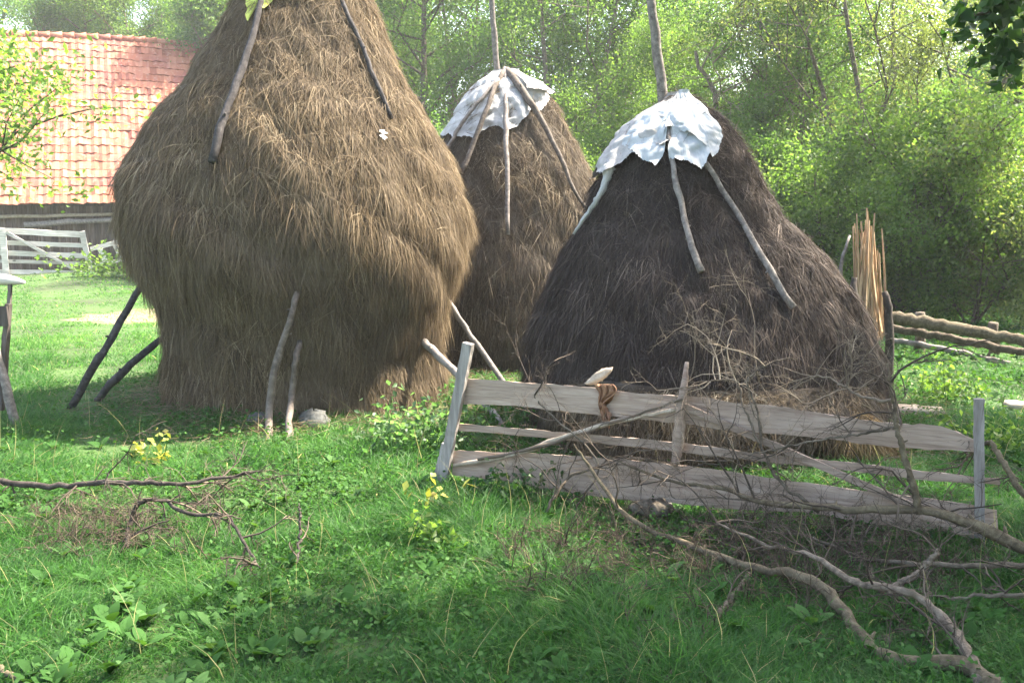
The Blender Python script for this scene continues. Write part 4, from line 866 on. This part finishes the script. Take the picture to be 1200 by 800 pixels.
limb('dead_branch', 'thin twigs climbing the left half of the hurdle', [(640, 600, 4.9), (665, 560, 4.9), (700, 540, 4.9), (640, 480, 5.2), (622, 458, 5.3)], [.010, .009, .007, .006, .003], 'bark', 13, .38, 3, up=.35, tr=.0045)
limb('dead_branch', 'dark twig along the middle rail of the hurdle', [(1050, 500, 4.3), (1010, 508, 4.4), (960, 515, 4.5), (900, 528, 4.6), (850, 540, 4.7)], [.009, .008, .006, .005, .003], 'bark', 6, .35, 2, up=.1, tr=.004)
# left foreground
limb('dead_branch', 'long nearly black branch lying level at the left edge', [(-60, 560, 5.0), (0, 564, 4.95), (60, 569, 4.9), (120, 566, 4.85), (170, 565, 4.8), (215, 567, 4.8), (260, 560, 4.85), (300, 552, 4.9)],
     [.024, .022, .020, .018, .016, .013, .010, .005], 'bark_black', 16, .34, 3, up=-.15)
limb('dead_branch', 'arched black branch below the level one at left', [(148, 640, 4.5), (152, 615, 4.5), (163, 590, 4.5), (185, 585, 4.5), (225, 603, 4.45), (262, 602, 4.4), (278, 620, 4.3), (292, 645, 4.2), (305, 665, 4.1)],
     [.014, .014, .013, .012, .011, .010, .010, .008, .004], 'bark_black', 16, .24, 3, up=-.2)
limb('dead_branch', 'thin upright twig standing alone in the grass at left centre', [(348, 660, 4.2), (351, 630, 4.2), (352, 605, 4.25), (350, 590, 4.3)], [.006, .008, .007, .003], 'bark_black', 2, .2, 1)
limb('dead_branch', 'short brown stick at the bottom left corner', [(-30, 772, 3.3), (5, 786, 3.25), (35, 802, 3.2), (60, 815, 3.15)], [.012, .012, .010, .005], 'bark_moss', 0)
# ------------------------------------------------------------------ grass, weeds, dry brush
def inside(x, y, m=0):
    r = np.zeros(len(x), bool)
    for S, rr in ((S1, 1.15), (S2, 1.3), (S3, 1.15)): r |= np.hypot(x-S.cx(S.z0), y-S.cy) < rr+m
    return r
bp = G(165, 368)
def scatter(N, y0, y1, x0=None, x1=None, pw=1.0):
    y = y0+(y1-y0)*rg.random(N)**pw; h = .60*y+.9
    x = rg.uniform(-1, 1, N)*h
    k = ~inside(x, y); return x[k], y[k]
def grass():
    mb = MB()
    for N, y0, y1, L0, L1, W in ((120000, 2.4, 4.6, .07, .20, .0055), (130000, 4.4, 7.2, .07, .19, .0072), (110000, 7.0, 12, .06, .17, .010), (90000, 12, 19, .05, .13, .016), (70000, 18.5, 30, .05, .12, .026)):
        x, y = scatter(N, y0, y1); n = len(x)
        hgt = np.clip(.75+.55*nz(x*1.4, y*1.4, 3)+.35*nz(x*5, y*5, 8), .3, 1.8)
        bare = np.hypot((x-bp[0])*.55, (y-bp[1])*.5)+.3*nz(x*2, y*2); thin = nz(x*2.1, y*2.4, 21)+.5*nz(x*6, y*6, 4) > .62; bare = np.where(thin & (rg.random(n) < .7), 0, bare); k = (bare > .6) | (rg.random(n) < .4); x, y, hgt = x[k], y[k], hgt[k]; n = len(x)
        if y0 > 11: hgt *= np.where(x < 0, .75, 1.2)
        # tufts: pull blades towards random centres
        L = rg.uniform(L0, L1, n)*hgt
        b = np.stack([x, y, gz(x, y)-.01], -1)
        lean = np.stack([nz(x*3, y*3, 1), nz(x*3, y*3, 2), 0*x], -1)*.35+np.stack([rg.normal(0, .35, n), rg.normal(0, .35, n), 0*x], -1)
        d = nrm(lean+[0, 0, 1]); az = rg.uniform(0, math.pi, n); side = np.stack([np.cos(az), np.sin(az), 0*az], -1)
        bend = lean*.9+np.stack([rg.normal(0, .2, n), rg.normal(0, .2, n), -.22-rg.random(n)*.3], -1)
        rnd = np.clip(rg.beta(2, 2.4, n)+.18*nz(x*2.2, y*2.2, 6)+np.where(y > 10.5, .3, 0), 0, .96); rnd[rg.random(n) < .02] = 1  # far lawn blades toned lighter, standing in for stronger sun there
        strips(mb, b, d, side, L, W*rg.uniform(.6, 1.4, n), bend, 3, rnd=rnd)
    # seed stalks
    n = 260; x, y = scatter(n, 2.8, 8); n = len(x); b = np.stack([x, y, gz(x, y)], -1); d = nrm(np.stack([rg.normal(0, .2, n), rg.normal(0, .2, n), np.ones(n)], -1))
    strips(mb, b, d, nrm(np.cross(d, rdir(n))), rg.uniform(.2, .42, n), np.full(n, .004), np.stack([rg.normal(0, .3, n), rg.normal(0, .3, n), 0*x-.1], -1), 4, rnd=np.full(n, 1.))
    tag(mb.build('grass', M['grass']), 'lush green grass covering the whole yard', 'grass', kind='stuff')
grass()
def weeds():
    mb = MB()
    # clover-like and broad leaves between the blades, in patches
    for N, y0, y1, L, W, hz in ((26000, 2.6, 5.5, .026, .020, .11), (22000, 5, 9, .034, .026, .11), (16000, 8, 16, .07, .05, .14)):
        x, y = scatter(N, y0, y1); k = nz(x*1.3, y*1.3, 5)+rg.normal(0, .3, len(x)) > .15; 
        if y0 > 7: k = x > 1.5
        x, y = x[k], y[k]; n = len(x); c = np.stack([x, y, gz(x, y)+rg.uniform(.02, hz, n)], -1); leaves(mb, c, L, W, 1.4)
    # dock rosettes: large long leaves
    for k in range(300):
        x, y = scatter(1, 2.7, 6.2)
        if not len(x): continue
        if k > 272:
            q_ = G(rg.uniform(40, 340), rg.uniform(690, 800)); x, y = q_[:1], q_[1:2]
        m_ = rg.integers(4, 8); az = rg.uniform(0, 6.28, m_); L = rg.uniform(.07, .15, m_); b = np.repeat([[x[0], y[0], float(gz(x, y)[0])+.01]], m_, 0)
        d = nrm(np.stack([np.cos(az)*.6, np.sin(az)*.6, rg.uniform(.5, 1.1, m_)], -1)); side = np.stack([-np.sin(az), np.cos(az), 0*az], -1)
        t_ = np.linspace(0, 1, 6); wv = np.array([.15, .6, 1, .95, .6, .05])
        cc = b[:, None]+d[:, None]*L[:, None, None]*t_[None, :, None]+np.array([0, 0, -.35])*(t_**2)[None, :, None]*L[:, None, None]
        ww = (L*.18)[:, None, None]*wv[None, :, None]; v = np.stack([cc-side[:, None]*ww, cc+side[:, None]*ww], 2).reshape(-1, 3)
        q = np.arange(m_)[:, None]*12+np.arange(5)[None]*2; mb.add(v, np.stack([q, q+1, q+3, q+2], -1).reshape(-1, 4), rg.random(), .5)
    tag(mb.build('weeds', M['leaf_weed']), 'clover, dock and other broad leaved weeds among the grass', 'weeds', kind='stuff')
weeds()
def fallen():
    mb = MB()
    for S, rr, n in ((S1, 1.3, 5200), (S3, 1.35, 3800), (S2, 1.4, 900)):
        a = rg.uniform(-2.6, 2.6, n); q = rr+np.abs(rg.normal(0, .38, n)); x = S.cx(S.z0)+q*np.sin(a); y = S.cy-q*np.cos(a)
        b = np.stack([x, y, gz(x, y)+rg.uniform(.01, .07, n)], -1); d = nrm(np.stack([rg.normal(0, 1, n), rg.normal(0, 1, n), rg.normal(0, .18, n)], -1))
        strips(mb, b, d, nrm(np.cross(d, rdir(n))), rg.uniform(.05, .2, n), np.full(n, .004), rg.normal(0, .12, (n, 3)), 2)
    tag(mb.build('fallen_hay', M['hay_gold']), 'loose wisps of fallen hay lying in the grass round the haystacks', 'hay', kind='stuff')
fallen()
def plant(px, py, w_, h_, n, L, W, mat, label, name='plant', lift=0):
    c = G(px, py); t = thing(name, label, 'plant', (c[0], c[1], 0)); mb = MB(); ml = MB(); ns = max(5, n//18)
    for k in range(ns):
        b = c+[rg.normal(0, w_*.35), rg.normal(0, w_*.3), 0]; e = b+[rg.normal(0, w_*.25), rg.normal(0, w_*.2), h_*rg.uniform(.5, 1.05)]; q = smooth_path([b, (b+e)/2+rg.normal(0, .015, 3), e], 6); tube(mb, q, [.004, .002], 4, cap=False)
        m_ = n//ns; u = rg.uniform(.2, 1.05, m_); pts = q[0]+(q[-1]-q[0])*u[:, None]+rg.normal(0, w_*.10, (m_, 3)); leaves(ml, pts, L, W, .9, droop=.3)
    mb.build('stems', M['grass'], t); ml.build('leaves', M[mat], t)
plant(492, 527, .55, .36, 620, .055, .035, 'leaf_blue', 'leafy greyish green weed clump at the right foot of the tallest haystack')
plant(172, 545, .26, .22, 70, .06, .035, 'leaf_yellow', 'small yellowish plant in the grass left of the front props')
plant(520, 592, .25, .17, 34, .07, .04, 'leaf_yellow', 'yellow leaved weed at the foot of the slanted hurdle post')
plant(598, 580, .35, .18, 240, .045, .028, 'leaf_dark', 'dark nettle clump below the left end of the bottom plank')
plant(528, 640, .3, .16, 90, .05, .03, 'leaf_light', 'light green weed in the grass in front of the slanted hurdle post')
plant(590, 500, .6, .25, 300, .05, .035, 'leaf_weed', 'green weeds behind the left end of the hurdle')
plant(1105, 475, .5, .35, 360, .05, .035, 'leaf_light', 'yellow green weeds behind the right end of the hurdle')
plant(1185, 540, .5, .3, 300, .05, .03, 'leaf_light', 'light weeds at the right edge past the hurdle')
plant(140, 327, 1.6, .75, 420, .14, .09, 'leaf_light', 'nettle patch by the broken white hurdle piece')
plant(112, 326, 1.0, .5, 200, .13, .08, 'leaf_mid', 'low nettle patch between the two white hurdles')
def brush():
    mb = MB()
    def patch(cx, cy, rx, ry, n, h, d0):
        for k in range(n):
            a = rg.uniform(0, 6.28); r = math.sqrt(rg.random()); c = G(cx+math.cos(a)*rx*r, cy+math.sin(a)*ry*r); rtwigs(mb, c, nrm([rg.normal(0, .5), rg.normal(0, .4), rg.uniform(.3, 1)]), h*rg.uniform(.5, 1.2), .0032, 0, 2, -.2, .8, 4)
    patch(680, 668, 90, 45, 160, .19, 0); patch(860, 680, 120, 38, 150, .18, 0); patch(1020, 705, 110, 45, 80, .18, 0); patch(100, 632, 85, 30, 170, .17, 0); patch(880, 730, 90, 40, 20, .14, 0); patch(760, 770, 50, 30, 14, .14, 0); patch(215, 640, 45, 25, 20, .13, 0)
    patch(850, 622, 190, 12, 60, .20, 0); patch(1080, 660, 90, 30, 60, .22, 0); patch(960, 640, 150, 30, 70, .24, 0)
    tag(mb.build('dry_brush', M['dry']), 'tangle of fine dry brown twigs and dead stalks in the grass', 'brush', kind='stuff')
brush()
# ------------------------------------------------------------------ haze volume, added to stand in for veiling lens glare
if HAZE:
    mb = MB(); box(mb, (10, 85, 18), (330, 210, 40)); m, tt, oo = newmat('haze')
    v = tt.nodes.new('ShaderNodeVolumePrincipled'); v.inputs['Density'].default_value = HAZE; v.inputs['Color'].default_value = (.93, .95, 1, 1); v.inputs['Anisotropy'].default_value = .3
    tt.links.new(v.outputs[0], oo.inputs['Volume']); tag(mb.build('haze', m, smooth=False), kind='stuff', label='pale haze added to imitate lens glare', cat='haze')
